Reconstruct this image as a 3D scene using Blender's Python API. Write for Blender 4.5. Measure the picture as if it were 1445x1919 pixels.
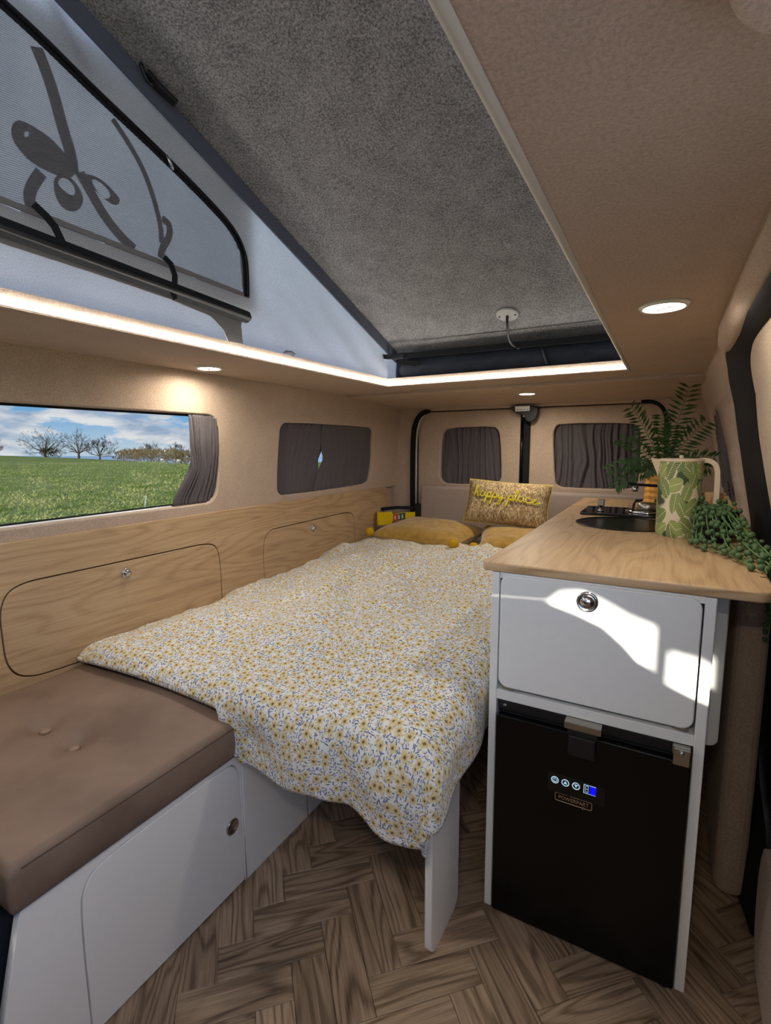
import bpy, bmesh, math, random
from mathutils import Vector, Matrix, noise
random.seed(7)
PI = math.pi
for o in list(bpy.data.objects): bpy.data.objects.remove(o)
S = bpy.context.scene
COL = S.collection

# ------------------------------------------------------------------ camera, sky, sun, exposure
cam = bpy.data.cameras.new('camera'); cam_o = bpy.data.objects.new('camera', cam); COL.objects.link(cam_o)
cam.sensor_fit = 'HORIZONTAL'; cam.sensor_width = 36; cam.lens = 934/1445*36
cam.clip_start = 0.02; cam.clip_end = 3000
yaw, pitch, roll = math.radians(29.3), math.radians(7.56), math.radians(-0.26)
fw = Vector((-math.sin(yaw)*math.cos(pitch), math.cos(yaw)*math.cos(pitch), -math.sin(pitch)))
rt = fw.cross(Vector((0,0,1))).normalized(); up = rt.cross(fw)
r2 = math.cos(roll)*rt + math.sin(roll)*up; u2 = -math.sin(roll)*rt + math.cos(roll)*up
M = Matrix((r2, u2, -fw)).transposed().to_4x4(); M.translation = Vector((0,0,1.13))
cam_o.matrix_world = M
S.camera = cam_o
S.view_settings.view_transform = 'Standard'; S.view_settings.look = 'None'
S.view_settings.gamma = 1; S.view_settings.use_curve_mapping = False
S.view_settings.exposure = 0.88

SUN_DIR = Vector((-0.02, 1.0, -0.20)).normalized()     # the way the low sun travels: in through the cut windscreen opening, over the added passenger seat
sun = bpy.data.lights.new('sun', 'SUN'); sun.energy = 5.6; sun.angle = math.radians(0.6); sun.color = (1.0, .93, .82)
sun_o = bpy.data.objects.new('sun', sun); COL.objects.link(sun_o)
sun_o.rotation_euler = SUN_DIR.to_track_quat('-Z', 'Y').to_euler()

def lin(c):
    return tuple(((v/255)/12.92 if v/255 <= .04045 else (((v/255)+.055)/1.055)**2.4) for v in c)
class NT:                                                # tiny node helper
    def __init__(s, tree): s.t = tree; s.n = tree.nodes; s.l = tree.links
    def add(s, typ, **kw):
        nd = s.n.new(typ)
        for k, v in kw.items():
            if k.startswith('i_'):
                k2 = k[2:]; nd.inputs[int(k2) if k2.isdigit() else k2.replace('_', ' ')].default_value = v
            else: setattr(nd, k, v)
        return nd
    def link(s, a, b): s.l.new(a, b)
    def math(s, op, a, b=None, c=None, clamp=False):
        nd = s.n.new('ShaderNodeMath'); nd.operation = op; nd.use_clamp = clamp
        for i, v in enumerate((a, b, c)):
            if v is None: continue
            if isinstance(v, (int, float)): nd.inputs[i].default_value = v
            else: s.l.new(v, nd.inputs[i])
        return nd.outputs[0]
    def ramp(s, fac, stops, interp='LINEAR'):
        nd = s.n.new('ShaderNodeValToRGB'); cr = nd.color_ramp; cr.interpolation = interp
        while len(cr.elements) < len(stops): cr.elements.new(.5)
        for e, (p, c) in zip(cr.elements, stops):
            e.position = p; e.color = (*c, 1) if len(c) == 3 else c
        s.l.new(fac, nd.inputs[0]); return nd.outputs[0]
    def mix(s, fac, a, b):
        nd = s.n.new('ShaderNodeMix'); nd.data_type = 'RGBA'
        for i, v in ((0, fac), (6, a), (7, b)):
            if isinstance(v, (int, float)): nd.inputs[i].default_value = v
            elif isinstance(v, tuple): nd.inputs[i].default_value = (*v, 1) if len(v) == 3 else v
            else: s.l.new(v, nd.inputs[i])
        return nd.outputs[2]
    def noise(s, vec, scale, detail=3, rough=.5, dist=0.):
        nd = s.n.new('ShaderNodeTexNoise'); nd.inputs['Scale'].default_value = scale
        nd.inputs['Detail'].default_value = detail; nd.inputs['Roughness'].default_value = rough; nd.inputs['Distortion'].default_value = dist
        if vec is not None: s.l.new(vec, nd.inputs['Vector'])
        return nd.outputs['Fac']
    def mapping(s, vec, scale=(1,1,1), loc=(0,0,0), rot=(0,0,0)):
        nd = s.n.new('ShaderNodeMapping'); nd.inputs['Scale'].default_value = scale
        nd.inputs['Location'].default_value = loc; nd.inputs['Rotation'].default_value = rot
        s.l.new(vec, nd.inputs['Vector']); return nd.outputs[0]

world = bpy.data.worlds.new('sky'); S.world = world; world.use_nodes = True
w = NT(world.node_tree); w.n.clear()
tc = w.add('ShaderNodeTexCoord'); sp = w.add('ShaderNodeSeparateXYZ'); w.link(tc.outputs['Generated'], sp.inputs[0])
el = w.math('MAXIMUM', sp.outputs[2], 0.0)
blue = w.ramp(el, [(0.0, lin((205,228,246))), (.05, lin((138,196,244))), (.12, lin((92,166,234))), (.6, lin((64,128,208)))])
cl = w.noise(w.mapping(tc.outputs['Generated'], (5.5,5.5,17.), (1.3,.7,.2)), 1.5, 9, .55, .1)
cmask = w.ramp(cl, [(.475, (0,0,0)), (.525, (1,1,1))])
cl2 = w.noise(w.mapping(tc.outputs['Generated'], (5.5,5.5,17.), (1.3,.7,-.02)), 1.5, 9, .55, .1)
ccol = w.ramp(cl2, [(.46, lin((252,253,255))), (.60, lin((166,190,220)))])
skyc = w.mix(cmask, blue, ccol)
bg = w.add('ShaderNodeBackground'); w.link(skyc, bg.inputs[0]); bg.inputs[1].default_value = 1.95
wo = w.add('ShaderNodeOutputWorld'); w.link(bg.outputs[0], wo.inputs[0])

# ------------------------------------------------------------------ materials
MATS = {}
def mat(name, fn):
    m = bpy.data.materials.new(name); m.use_nodes = True
    t = NT(m.node_tree); b = t.n['Principled BSDF']
    fn(t, b, m); MATS[name] = m; return m
def setp(b, col=None, rough=.6, metal=0., spec=.5):
    if col is not None: b.inputs['Base Color'].default_value = (*col, 1)
    b.inputs['Roughness'].default_value = rough; b.inputs['Metallic'].default_value = metal
    b.inputs['Specular IOR Level'].default_value = spec
def bump(t, b, h, strength=.3, dist=.002):
    nd = t.add('ShaderNodeBump'); nd.inputs['Strength'].default_value = strength; nd.inputs['Distance'].default_value = dist
    t.link(h, nd.inputs['Height']); t.link(nd.outputs[0], b.inputs['Normal'])
def objco(t): return t.add('ShaderNodeTexCoord').outputs['Object']
def plain(name, rgb, rough=.5, metal=0., spec=.5, fleck=.06, scale=60):
    def f(t, b, m):
        setp(b, None, rough, metal, spec)
        c = lin(rgb); n = t.noise(objco(t), scale, 3)
        t.link(t.mix(n, tuple(v*(1-fleck) for v in c), tuple(min(1, v*(1+fleck)) for v in c)), b.inputs['Base Color'])
    return mat(name, f)
def carpet(name, rgb, amp=.16, scale=420, sp=.25):
    def f(t, b, m):
        setp(b, None, .95, 0, .12); c = lin(rgb); co = objco(t)
        n = t.noise(co, scale, 4, .7); n2 = t.noise(co, 14, 3); n3 = t.noise(co, scale*.33, 2)
        k = t.math('ADD', t.math('MULTIPLY', n, .85), t.math('MULTIPLY', n2, .15))
        t.link(t.ramp(k, [(.38, tuple(v*(1-amp) for v in c)), (.62, tuple(min(1, v*(1+amp)) for v in c))]), b.inputs['Base Color'])
        b.inputs['Sheen Weight'].default_value = .15
        bump(t, b, t.math('ADD', n, t.math('MULTIPLY', n3, .6)), .5, .003)
    return mat(name, f)
carpet('carpet', (190,169,151), .17, 250); carpet('pad', (172,155,146), .08, 300)
carpet('felt', (124,123,123), .60, 210)
def wood(name, c1, c2, c3, axis=1, gs=1.0, rnd=False, rough=.45, strength=1.0):
    def f(t, b, m):
        setp(b, None, rough, 0, .35); co = objco(t)
        if rnd:
            oi = t.add('ShaderNodeObjectInfo'); vm = t.add('ShaderNodeVectorMath', operation='ADD')
            cx = t.add('ShaderNodeCombineXYZ'); r = oi.outputs['Random']
            t.link(t.math('MULTIPLY', r, 37.), cx.inputs[0]); t.link(t.math('MULTIPLY', r, 91.), cx.inputs[1]); t.link(t.math('MULTIPLY', r, 13.), cx.inputs[2])
            t.link(co, vm.inputs[0]); t.link(cx.outputs[0], vm.inputs[1]); co = vm.outputs[0]
        sc = [7*gs]*3; sc[axis] = .9*gs
        sf = [170*gs]*3; sf[axis] = 6*gs
        big = t.noise(t.mapping(co, tuple(sc)), 1.0, 2, .4, .2)
        rings = t.math('ADD', t.math('MULTIPLY', t.math('SINE', t.math('MULTIPLY', big, 95.)), .5), .5)
        fine = t.noise(t.mapping(co, tuple(sf)), 1.0, 4, .65)
        tone = t.noise(t.mapping(co, tuple(v*.8 for v in sc)), 1.0, 2, .5)
        k = t.math('ADD', t.math('MULTIPLY', t.math('POWER', rings, 2.5), .20*strength), t.math('ADD', t.math('MULTIPLY', fine, .50), t.math('MULTIPLY', tone, .30)))
        col = t.ramp(k, [(.30, c3), (.46, c2), (.70, c1)])
        if rnd:
            hv = t.add('ShaderNodeHueSaturation'); t.link(col, hv.inputs['Color'])
            t.link(t.math('ADD', t.math('MULTIPLY', r, .45), .78), hv.inputs['Value']); hv.inputs['Saturation'].default_value = .95
            col = hv.outputs[0]
        t.link(col, b.inputs['Base Color']); bump(t, b, k, .12, .001)
    return mat(name, f)
wood('oak', lin((150,120,88)), lin((186,155,119)), lin((200,171,135)), strength=.6)
wood('oak_edge', lin((170,136,102)), lin((208,176,138)), lin((222,192,156)), axis=0)
wood('plank', lin((84,68,53)), lin((146,122,99)), lin((176,152,128)), axis=0, gs=1.5, rnd=True, rough=.45, strength=1.0)
wood('board_wood', lin((170,122,76)), lin((205,160,108)), lin((222,182,130)), axis=2)
wood('bamboo', lin((190,128,50)), lin((220,158,70)), lin((232,176,92)), axis=2)
plain('white', (243,244,244), .32, 0, .5, .02); plain('rail', (236,237,236), .35, 0, .5, .02)
plain('black_gloss', (6,6,8), .25, 0, .3); plain('black_plastic', (22,22,24), .45); plain('rubber', (20,21,24), .75, 0, .3)
plain('dark_fabric', (26,29,38), .9, 0, .2, .2, 300); plain('dark_trim', (30,36,38), .55)
plain('chrome', (200,200,200), .12, 1.0); plain('steel', (176,172,162), .32, 1.0); plain('groove', (112,70,38), .8)
plain('webbing', (34,35,38), .8, 0, .2, .25, 500); plain('roll_fabric', (52,56,66), .85, 0, .2, .15, 200)
plain('light_trim', (196,192,180), .5); plain('spot_ring', (235,235,232), .3); plain('grey_plastic', (168,168,166), .5)
plain('yellow_band', (232,200,16), .6, 0, .3); plain('red_print', (190,50,40), .7); plain('green_print', (30,90,50), .7); plain('pale_print', (215,215,205), .7)
plain('pompom', (196,154,40), .95, 0, .1, .35, 160); plain('thread', (216,206,28), .7); plain('badge_gold', (176,142,110), .45, .3)
plain('jug_cream', (222,204,178), .4); plain('pot_navy', (26,29,44), .25); plain('stem_green', (92,128,74), .6)
plain('pearl_green', (74,100,62), .5, 0, .4, .3, 40); plain('fern_green', (58,94,44), .5, 0, .4, .45, 30)
plain('glass_black', (10,11,12), .08); plain('leather_button', (136,112,97), .45); plain('stitch', (86,64,50), .8)
plain('dash', (40,41,44), .7); plain('outer', (200,202,204), .4); plain('tag_white', (230,230,225), .6)
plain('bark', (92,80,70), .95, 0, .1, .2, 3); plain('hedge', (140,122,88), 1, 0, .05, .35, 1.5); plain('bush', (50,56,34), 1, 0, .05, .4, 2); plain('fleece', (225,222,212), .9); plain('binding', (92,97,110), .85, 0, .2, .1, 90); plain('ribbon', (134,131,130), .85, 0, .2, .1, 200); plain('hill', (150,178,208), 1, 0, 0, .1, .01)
plain('stake', (225,230,235), .6); plain('gravel', (186,178,168), .95, 0, .1, .18, 40)
def leather(t, b, m):
    setp(b, None, .55, 0, .35); co = objco(t); n = t.noise(co, 500, 3, .6); n2 = t.noise(co, 7, 3)
    t.link(t.ramp(n2, [(.3, lin((112,93,81))), (.7, lin((136,115,101)))]), b.inputs['Base Color']); bump(t, b, n, .15, .001)
mat('leather', leather)
def velvet(t, b, m):
    setp(b, None, .9, 0, .15); n = t.noise(objco(t), 30, 4)
    t.link(t.ramp(n, [(.3, lin((152,118,50))), (.7, lin((184,146,72)))]), b.inputs['Base Color']); b.inputs['Sheen Weight'].default_value = .4
    bump(t, b, t.noise(objco(t), 400, 2), .2, .001)
mat('velvet', velvet)
def weave(t, b, m):
    setp(b, None, .95, 0, .1); co = objco(t)
    n = t.noise(t.mapping(co, (190,190,60)), 1.0, 3, .6); n2 = t.noise(t.mapping(co, (60,60,8)), 1.0, 2)
    k = t.math('ADD', t.math('MULTIPLY', n, .75), t.math('MULTIPLY', n2, .25))
    t.link(t.ramp(k, [(.36, lin((112,92,66))), (.5, lin((164,138,100))), (.62, lin((214,196,162)))]), b.inputs['Base Color']); bump(t, b, n, .7, .004)
mat('weave', weave)
def curtain(t, b, m):
    setp(b, None, .85, 0, .2); n = t.noise(objco(t), 350, 3)
    t.link(t.ramp(n, [(.3, lin((80,75,79))), (.7, lin((98,92,97)))]), b.inputs['Base Color']); b.inputs['Sheen Weight'].default_value = .2
mat('curtain', curtain)
def canvas(t, b, m):
    co = objco(t); n = t.noise(t.mapping(co, (260,520,260)), 1.0, 3, .7); n2 = t.noise(co, 5, 3)
    k = t.math('ADD', t.math('MULTIPLY', n, .75), t.math('MULTIPLY', n2, .25))
    col = t.ramp(k, [(.3, lin((156,153,150))), (.7, lin((198,195,191)))])
    d = t.add('ShaderNodeBsdfDiffuse'); tr = t.add('ShaderNodeBsdfTranslucent'); mx = t.add('ShaderNodeMixShader'); mx.inputs[0].default_value = .5
    t.link(col, d.inputs[0]); t.link(col, tr.inputs[0]); t.link(d.outputs[0], mx.inputs[1]); t.link(tr.outputs[0], mx.inputs[2])
    t.link(mx.outputs[0], t.n['Material Output'].inputs[0])
mat('canvas', canvas)
def mesh_net(t, b, m):
    co = objco(t); s = t.add('ShaderNodeSeparateXYZ'); t.link(co, s.inputs[0])
    ln = t.math('SINE', t.math('MULTIPLY', t.math('ADD', s.outputs[2], t.math('MULTIPLY', s.outputs[1], -.1)), 1500.))
    f = t.math('ADD', t.math('MULTIPLY', ln, .14), .34)
    d = t.add('ShaderNodeBsdfDiffuse'); d.inputs[0].default_value = (*lin((128,128,132)), 1)
    tr = t.add('ShaderNodeBsdfTransparent'); mx = t.add('ShaderNodeMixShader')
    t.link(f, mx.inputs[0]); t.link(tr.outputs[0], mx.inputs[1]); t.link(d.outputs[0], mx.inputs[2])
    t.link(mx.outputs[0], t.n['Material Output'].inputs[0])
mat('mesh_net', mesh_net)
def glass(t, b, m):
    g = t.add('ShaderNodeBsdfGlossy'); g.inputs['Roughness'].default_value = .02
    tr = t.add('ShaderNodeBsdfTransparent'); tr.inputs[0].default_value = (.47,.475,.475,1)
    mx = t.add('ShaderNodeMixShader'); mx.inputs[0].default_value = .04
    t.link(tr.outputs[0], mx.inputs[1]); t.link(g.outputs[0], mx.inputs[2]); t.link(mx.outputs[0], t.n['Material Output'].inputs[0])
mat('glass', glass)
def emit(name, col, k):
    def f(t, b, m):
        e = t.add('ShaderNodeEmission'); e.inputs[0].default_value = (*col, 1); e.inputs[1].default_value = k
        t.link(e.outputs[0], t.n['Material Output'].inputs[0])
    return mat(name, f)
emit('led', (1.0, .95, .88), 14.5); emit('spot_glow', (1.0, .92, .80), 22.0)
emit('screen_blue', (.004, .004, .8), .8); emit('icon_glow', (.55, .78, .95), .38)
def grass(t, b, m):
    setp(b, None, 1, 0, .1); co = objco(t)
    n = t.noise(co, .9, 6, .75); n2 = t.noise(co, .05, 3); n3 = t.noise(co, 6, 4, .7)
    k = t.math('ADD', t.math('MULTIPLY', n, .5), t.math('ADD', t.math('MULTIPLY', n2, .25), t.math('MULTIPLY', n3, .25)))
    t.link(t.ramp(k, [(.36, lin((104,132,54))), (.5, lin((164,178,88))), (.64, lin((216,210,146)))]), b.inputs['Base Color'])
    bump(t, b, t.math('ADD', n, n3), 1.0, .25)
mat('grass', grass); 
def blades(t, b, m):
    setp(b, None, 1, 0, .1); oi = t.noise(objco(t), .8, 3)
    t.link(t.ramp(oi, [(.35, lin((124,152,64))), (.65, lin((210,208,130)))]), b.inputs['Base Color'])
mat('blades', blades)
def floral(t, b, m):
    setp(b, None, .85, 0, .2); b.inputs['Sheen Weight'].default_value = .15
    uv = t.add('ShaderNodeUVMap').outputs[0]
    def motif(scale, loc, petals, rad, randm=.75, ell=None):
        co = t.mapping(uv, (scale,)*3, loc)
        v = t.add('ShaderNodeTexVoronoi', voronoi_dimensions='2D'); v.inputs['Scale'].default_value = 1; v.inputs['Randomness'].default_value = randm
        t.link(co, v.inputs['Vector'])
        sub = t.add('ShaderNodeVectorMath', operation='SUBTRACT'); t.link(co, sub.inputs[0]); t.link(v.outputs['Position'], sub.inputs[1])
        s = t.add('ShaderNodeSeparateXYZ'); t.link(sub.outputs[0], s.inputs[0])
        sc = t.add('ShaderNodeSeparateColor'); t.link(v.outputs['Color'], sc.inputs[0])
        rnd = t.math('MULTIPLY', sc.outputs[0], 6.283)
        if ell:
            cs, sn = t.math('COSINE', rnd), t.math('SINE', rnd)
            a = t.math('ADD', t.math('MULTIPLY', s.outputs[0], cs), t.math('MULTIPLY', s.outputs[1], sn))
            c = t.math('SUBTRACT', t.math('MULTIPLY', s.outputs[1], cs), t.math('MULTIPLY', s.outputs[0], sn))
            d = t.math('SQRT', t.math('ADD', t.math('POWER', t.math('DIVIDE', a, ell[0]), 2), t.math('POWER', t.math('DIVIDE', c, ell[1]), 2)))
            return t.math('LESS_THAN', d, 1.0), sc.outputs[1], d
        ang = t.math('ARCTAN2', s.outputs[1], s.outputs[0])
        wob = t.math('COSINE', t.math('ADD', t.math('MULTIPLY', ang, petals), rnd))
        rr = t.math('MULTIPLY', t.math('ADD', 1.0, t.math('MULTIPLY', wob, .22)), rad)
        q = t.math('DIVIDE', v.outputs['Distance'], rr)
        return t.math('LESS_THAN', q, 1.0), sc.outputs[1], q
    col = lin((228,229,230))
    for sc_, lc, el_, thr, cc in ((140,(3,1,0),(.46,.18),.42,(124,134,158)), (105,(7,5,0),(.52,.15),.42,(106,118,148)), (125,(2,8,0),(.48,.14),.58,(140,148,168))):
        lf, r1, _ = motif(sc_, lc, 5, .3, .9, el_); lf = t.math('MULTIPLY', lf, t.math('GREATER_THAN', r1, thr))
        col = t.mix(lf, col, lin(cc))
    bd, r3, _ = motif(80, (1,9,0), 4, .22, .9); bd = t.math('MULTIPLY', bd, t.math('GREATER_THAN', r3, .40))
    col = t.mix(bd, col, lin((222,208,172)))
    for sc_, lc, rad, thr in ((40,(5.3,2.1,0),.27,.35), (33,(0,0,0),.31,.15)):
        fl, r4, q = motif(sc_, lc, 6, rad, .80); fl = t.math('MULTIPLY', fl, t.math('GREATER_THAN', r4, thr))
        col = t.mix(fl, col, t.ramp(q, [(.25, lin((196,172,118))), (.95, lin((224,210,168)))]))
        col = t.mix(t.math('MULTIPLY', fl, t.math('LESS_THAN', q, .30)), col, lin((112,92,60)))
    t.link(col, b.inputs['Base Color']); bump(t, b, t.noise(uv, 160, 3), .15, .003)
mat('floral', floral)
def jugprint(t, b, m):
    setp(b, None, .35, 0, .5); uv = t.add('ShaderNodeUVMap').outputs[0]
    dn = t.add('ShaderNodeTexNoise'); dn.inputs['Scale'].default_value = 14; t.link(uv, dn.inputs['Vector'])
    v = t.add('ShaderNodeTexVoronoi', voronoi_dimensions='2D'); v.inputs['Scale'].default_value = 1; co = t.mapping(uv, (34,22,1), (0,0,0), (0,0,.6)); t.link(co, v.inputs['Vector'])
    sub = t.add('ShaderNodeVectorMath', operation='SUBTRACT'); t.link(co, sub.inputs[0]); t.link(v.outputs['Position'], sub.inputs[1])
    s = t.add('ShaderNodeSeparateXYZ'); t.link(sub.outputs[0], s.inputs[0]); sc = t.add('ShaderNodeSeparateColor'); t.link(v.outputs['Color'], sc.inputs[0])
    rnd = t.math('MULTIPLY', sc.outputs[0], 6.283); cs, sn = t.math('COSINE', rnd), t.math('SINE', rnd)
    a = t.math('ADD', t.math('MULTIPLY', s.outputs[0], cs), t.math('MULTIPLY', s.outputs[1], sn))
    c = t.math('ABSOLUTE', t.math('SUBTRACT', t.math('MULTIPLY', s.outputs[1], cs), t.math('MULTIPLY', s.outputs[0], sn)))
    leafc = t.ramp(sc.outputs[1], [(0, lin((96,124,58))), (.5, lin((150,166,88))), (1, lin((70,98,54)))])
    vein = t.math('GREATER_THAN', t.math('SINE', t.math('MULTIPLY', t.math('ADD', a, t.math('MULTIPLY', c, -1.1)), 34.)), .35)
    col = t.mix(t.math('MULTIPLY', vein, .55), leafc, lin((196,204,150)))
    d = t.math('ADD', t.math('POWER', t.math('DIVIDE', a, .80), 2), t.math('POWER', t.math('DIVIDE', c, .46), 2))
    col = t.mix(t.math('LESS_THAN', c, .02), col, lin((224,222,190)))
    col = t.mix(t.math('GREATER_THAN', d, 1.0), col, t.ramp(dn.outputs['Fac'], [(.44, lin((64,82,58))), (.5, lin((226,214,190)))]))
    t.link(col, b.inputs['Base Color'])
mat('jugprint', jugprint)

# ------------------------------------------------------------------ mesh helpers
class MB:
    def __init__(s): s.v = []; s.f = []; s.uv = None
    def add(s, vs, fs):
        o = len(s.v); s.v += [tuple(p) for p in vs]; s.f += [tuple(i+o for i in f) for f in fs]; return s
    def box(s, x0, x1, y0, y1, z0, z1):
        return s.add([(x0,y0,z0),(x1,y0,z0),(x1,y1,z0),(x0,y1,z0),(x0,y0,z1),(x1,y0,z1),(x1,y1,z1),(x0,y1,z1)],
                     [(0,3,2,1),(4,5,6,7),(0,1,5,4),(1,2,6,5),(2,3,7,6),(3,0,4,7)])
    def tube(s, pts, r, n=8, caps=True, flat=None):
        P = [Vector(p) for p in pts]; N = len(P); rs = r if isinstance(r, (list, tuple)) else [r]*N
        o = len(s.v); ref = None
        for i, p in enumerate(P):
            d = (P[min(i+1, N-1)]-P[max(i-1, 0)]).normalized()
            if ref is None:
                ref = d.orthogonal().normalized() if flat is None else Vector(flat)
            a = (ref - d*ref.dot(d)); a = a.normalized() if a.length > 1e-6 else d.orthogonal().normalized()
            ref = a; b = d.cross(a)
            for k in range(n):
                t = 2*PI*k/n; s.v.append(tuple(p + (a*math.cos(t)+b*math.sin(t))*rs[i]))
        for i in range(N-1):
            for k in range(n):
                s.f.append((o+i*n+k, o+i*n+(k+1) % n, o+(i+1)*n+(k+1) % n, o+(i+1)*n+k))
        if caps:
            s.f.append(tuple(o+k for k in reversed(range(n)))); s.f.append(tuple(o+(N-1)*n+k for k in range(n)))
        return s
    def ribbon(s, pts, w, th, side):                     # flat strap: width along 'side', thickness along normal
        P = [Vector(p) for p in pts]; sd = Vector(side).normalized(); o = len(s.v); N = len(P)
        for i, p in enumerate(P):
            d = (P[min(i+1, N-1)]-P[max(i-1, 0)]).normalized(); sv = (sd-d*sd.dot(d)).normalized(); nn = d.cross(sv)
            ww = w[i] if isinstance(w, (list, tuple)) else w
            for a, b in ((-1,-1),(1,-1),(1,1),(-1,1)): s.v.append(tuple(p+sv*a*ww/2+nn*b*th/2))
        for i in range(N-1):
            for k in range(4): s.f.append((o+i*4+k, o+i*4+(k+1) % 4, o+i*4+4+(k+1) % 4, o+i*4+4+k))
        s.f.append((o+3,o+2,o+1,o)); q = o+(N-1)*4; s.f.append((q,q+1,q+2,q+3)); return s
    def lathe(s, prof, c=(0,0,0), n=32):                 # profile (r,z) from bottom to top
        o = len(s.v)
        for r, z in prof:
            for k in range(n): s.v.append((c[0]+r*math.cos(2*PI*k/n), c[1]+r*math.sin(2*PI*k/n), c[2]+z))
        for i in range(len(prof)-1):
            for k in range(n): s.f.append((o+i*n+k, o+i*n+(k+1) % n, o+(i+1)*n+(k+1) % n, o+(i+1)*n+k))
        if prof[0][0] > 0: s.f.append(tuple(o+k for k in reversed(range(n))))
        if prof[-1][0] > 0: s.f.append(tuple(o+(len(prof)-1)*n+k for k in range(n)))
        return s
    def ball(s, c, r, n=10, m=6, sz=1.0):
        return s.lathe([(max(1e-4, r*math.sin(PI*i/m)), -r*sz*math.cos(PI*i/m)) for i in range(m+1)], c, n)
    def grid(s, nu, nv, fn, flip=False):
        o = len(s.v)
        for j in range(nv+1):
            for i in range(nu+1): s.v.append(tuple(fn(i/nu, j/nv)))
        for j in range(nv):
            for i in range(nu):
                a = o+j*(nu+1)+i; q = (a, a+1, a+nu+2, a+nu+1); s.f.append(tuple(reversed(q)) if flip else q)
        return s
    def map(s, fn): s.v = [tuple(fn(*p)) for p in s.v]; return s
    def mesh(s, name):
        me = bpy.data.meshes.new(name); me.from_pydata(s.v, [], s.f); me.update(); return me
    def build(s, name, m, parent=None, smooth=False, bev=0, seg=2, fix=True):
        return link(name, s.mesh(name), m, parent, smooth, bev, seg, fix)
def link(name, me, m, parent=None, smooth=False, bev=0, seg=2, fix=False):
    if fix:
        bm = bmesh.new(); bm.from_mesh(me); bmesh.ops.remove_doubles(bm, verts=bm.verts, dist=1e-6)
        bmesh.ops.recalc_face_normals(bm, faces=bm.faces); bm.to_mesh(me); bm.free()
    me.materials.clear(); me.materials.append(MATS[m])
    o = bpy.data.objects.new(name, me); COL.objects.link(o)
    if parent: o.parent = parent; o.matrix_parent_inverse = parent.matrix_world.inverted() if parent.type == 'EMPTY' and False else Matrix.Translation(-loc_of(parent))
    if smooth:
        for p in me.polygons: p.use_smooth = True
    if bev:
        b = o.modifiers.new('bevel', 'BEVEL'); b.width = bev; b.segments = seg; b.limit_method = 'ANGLE'; b.angle_limit = math.radians(40); b.harden_normals = False
    return o
def loc_of(o):
    l = Vector(o.location)
    p = o.parent
    while p: l = l*1.0; p = p.parent
    return l if o.parent is None else (l if o.type == 'EMPTY' else Vector((0,0,0)))
def thing(name, label, cat, loc=(0,0,0), group=None):
    o = bpy.data.objects.new(name, None); COL.objects.link(o); o.location = loc; o.empty_display_size = .05
    return tag(o, label, cat, group)
def tag(o, label, cat, group=None):
    o['label'] = label; o['category'] = cat
    if group: o['group'] = group
    return o
def struct(o, label=None):
    o['kind'] = 'structure'
    if label: o['label'] = label
    return o
def rrect(x0, x1, y0, y1, r, n=6):                        # rounded rectangle, r may be 4 radii: (x0y0, x1y0, x1y1, x0y1)
    R = r if isinstance(r, (list, tuple)) else [r]*4; out = []
    for (cx, cy, a0), q in zip(((x0,y0,PI),(x1,y0,1.5*PI),(x1,y1,0),(x0,y1,.5*PI)), R):
        q = max(q, 1e-5); ox = cx+q if cx == x0 else cx-q; oy = cy+q if cy == y0 else cy-q
        for i in range(n+1):
            a = a0+.5*PI*i/n; out.append((ox+q*math.cos(a), oy+q*math.sin(a)))
    return out
def smooth_loop(pts, it=2, closed=True):                  # Chaikin
    for _ in range(it):
        out = []; n = len(pts)
        for i in range(n if closed else n-1):
            a, b = Vector(pts[i]), Vector(pts[(i+1) % n]); out += [tuple(a*.75+b*.25), tuple(a*.25+b*.75)]
        pts = out if closed else [pts[0]]+out+[pts[-1]]
    return pts
def plate(outline, holes=(), th=.01, bev=0, bres=2, fn=None, cuts=()):
    """flat plate with holes in its own (u,v) plane, thickness along w in [0, th]; fn maps (u,v,w) to the place it stands."""
    cu = bpy.data.curves.new('plate', 'CURVE'); cu.dimensions = '2D'; cu.fill_mode = 'BOTH'
    cu.extrude = max(th/2-bev, 1e-5); cu.bevel_depth = bev; cu.bevel_resolution = bres; cu.offset = -bev
    for lp in [outline]+list(holes):
        sp = cu.splines.new('POLY'); sp.points.add(len(lp)-1); sp.use_cyclic_u = True
        for p, q in zip(sp.points, lp): p.co = (q[0], q[1], 0, 1)
    o = bpy.data.objects.new('plate', cu); COL.objects.link(o)
    me = bpy.data.meshes.new_from_object(o.evaluated_get(bpy.context.evaluated_depsgraph_get()))
    bpy.data.objects.remove(o); bpy.data.curves.remove(cu)
    bm = bmesh.new(); bm.from_mesh(me); bmesh.ops.remove_doubles(bm, verts=bm.verts, dist=1e-6)
    for ax, val in cuts:
        no = [0,0,0]; no[ax] = 1; co = [0,0,0]; co[ax] = val
        bmesh.ops.bisect_plane(bm, geom=bm.verts[:]+bm.edges[:]+bm.faces[:], plane_co=co, plane_no=no)
    for v in bm.verts:
        u, vv, ww = v.co; ww += th/2
        v.co = fn(u, vv, ww) if fn else (u, vv, ww)
    bmesh.ops.recalc_face_normals(bm, faces=bm.faces); bm.to_mesh(me); bm.free()
    return me
def text_mesh(s, size, fn, depth=.0006):
    cu = bpy.data.curves.new('t', 'FONT'); cu.body = s; cu.size = size; cu.extrude = depth/2; cu.align_x = 'CENTER'; cu.align_y = 'CENTER'; cu.resolution_u = 3
    o = bpy.data.objects.new('t', cu); COL.objects.link(o)
    me = bpy.data.meshes.new_from_object(o.evaluated_get(bpy.context.evaluated_depsgraph_get())); bpy.data.objects.remove(o); bpy.data.curves.remove(cu)
    for v in me.vertices: v.co = fn(*v.co)
    return me
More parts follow.
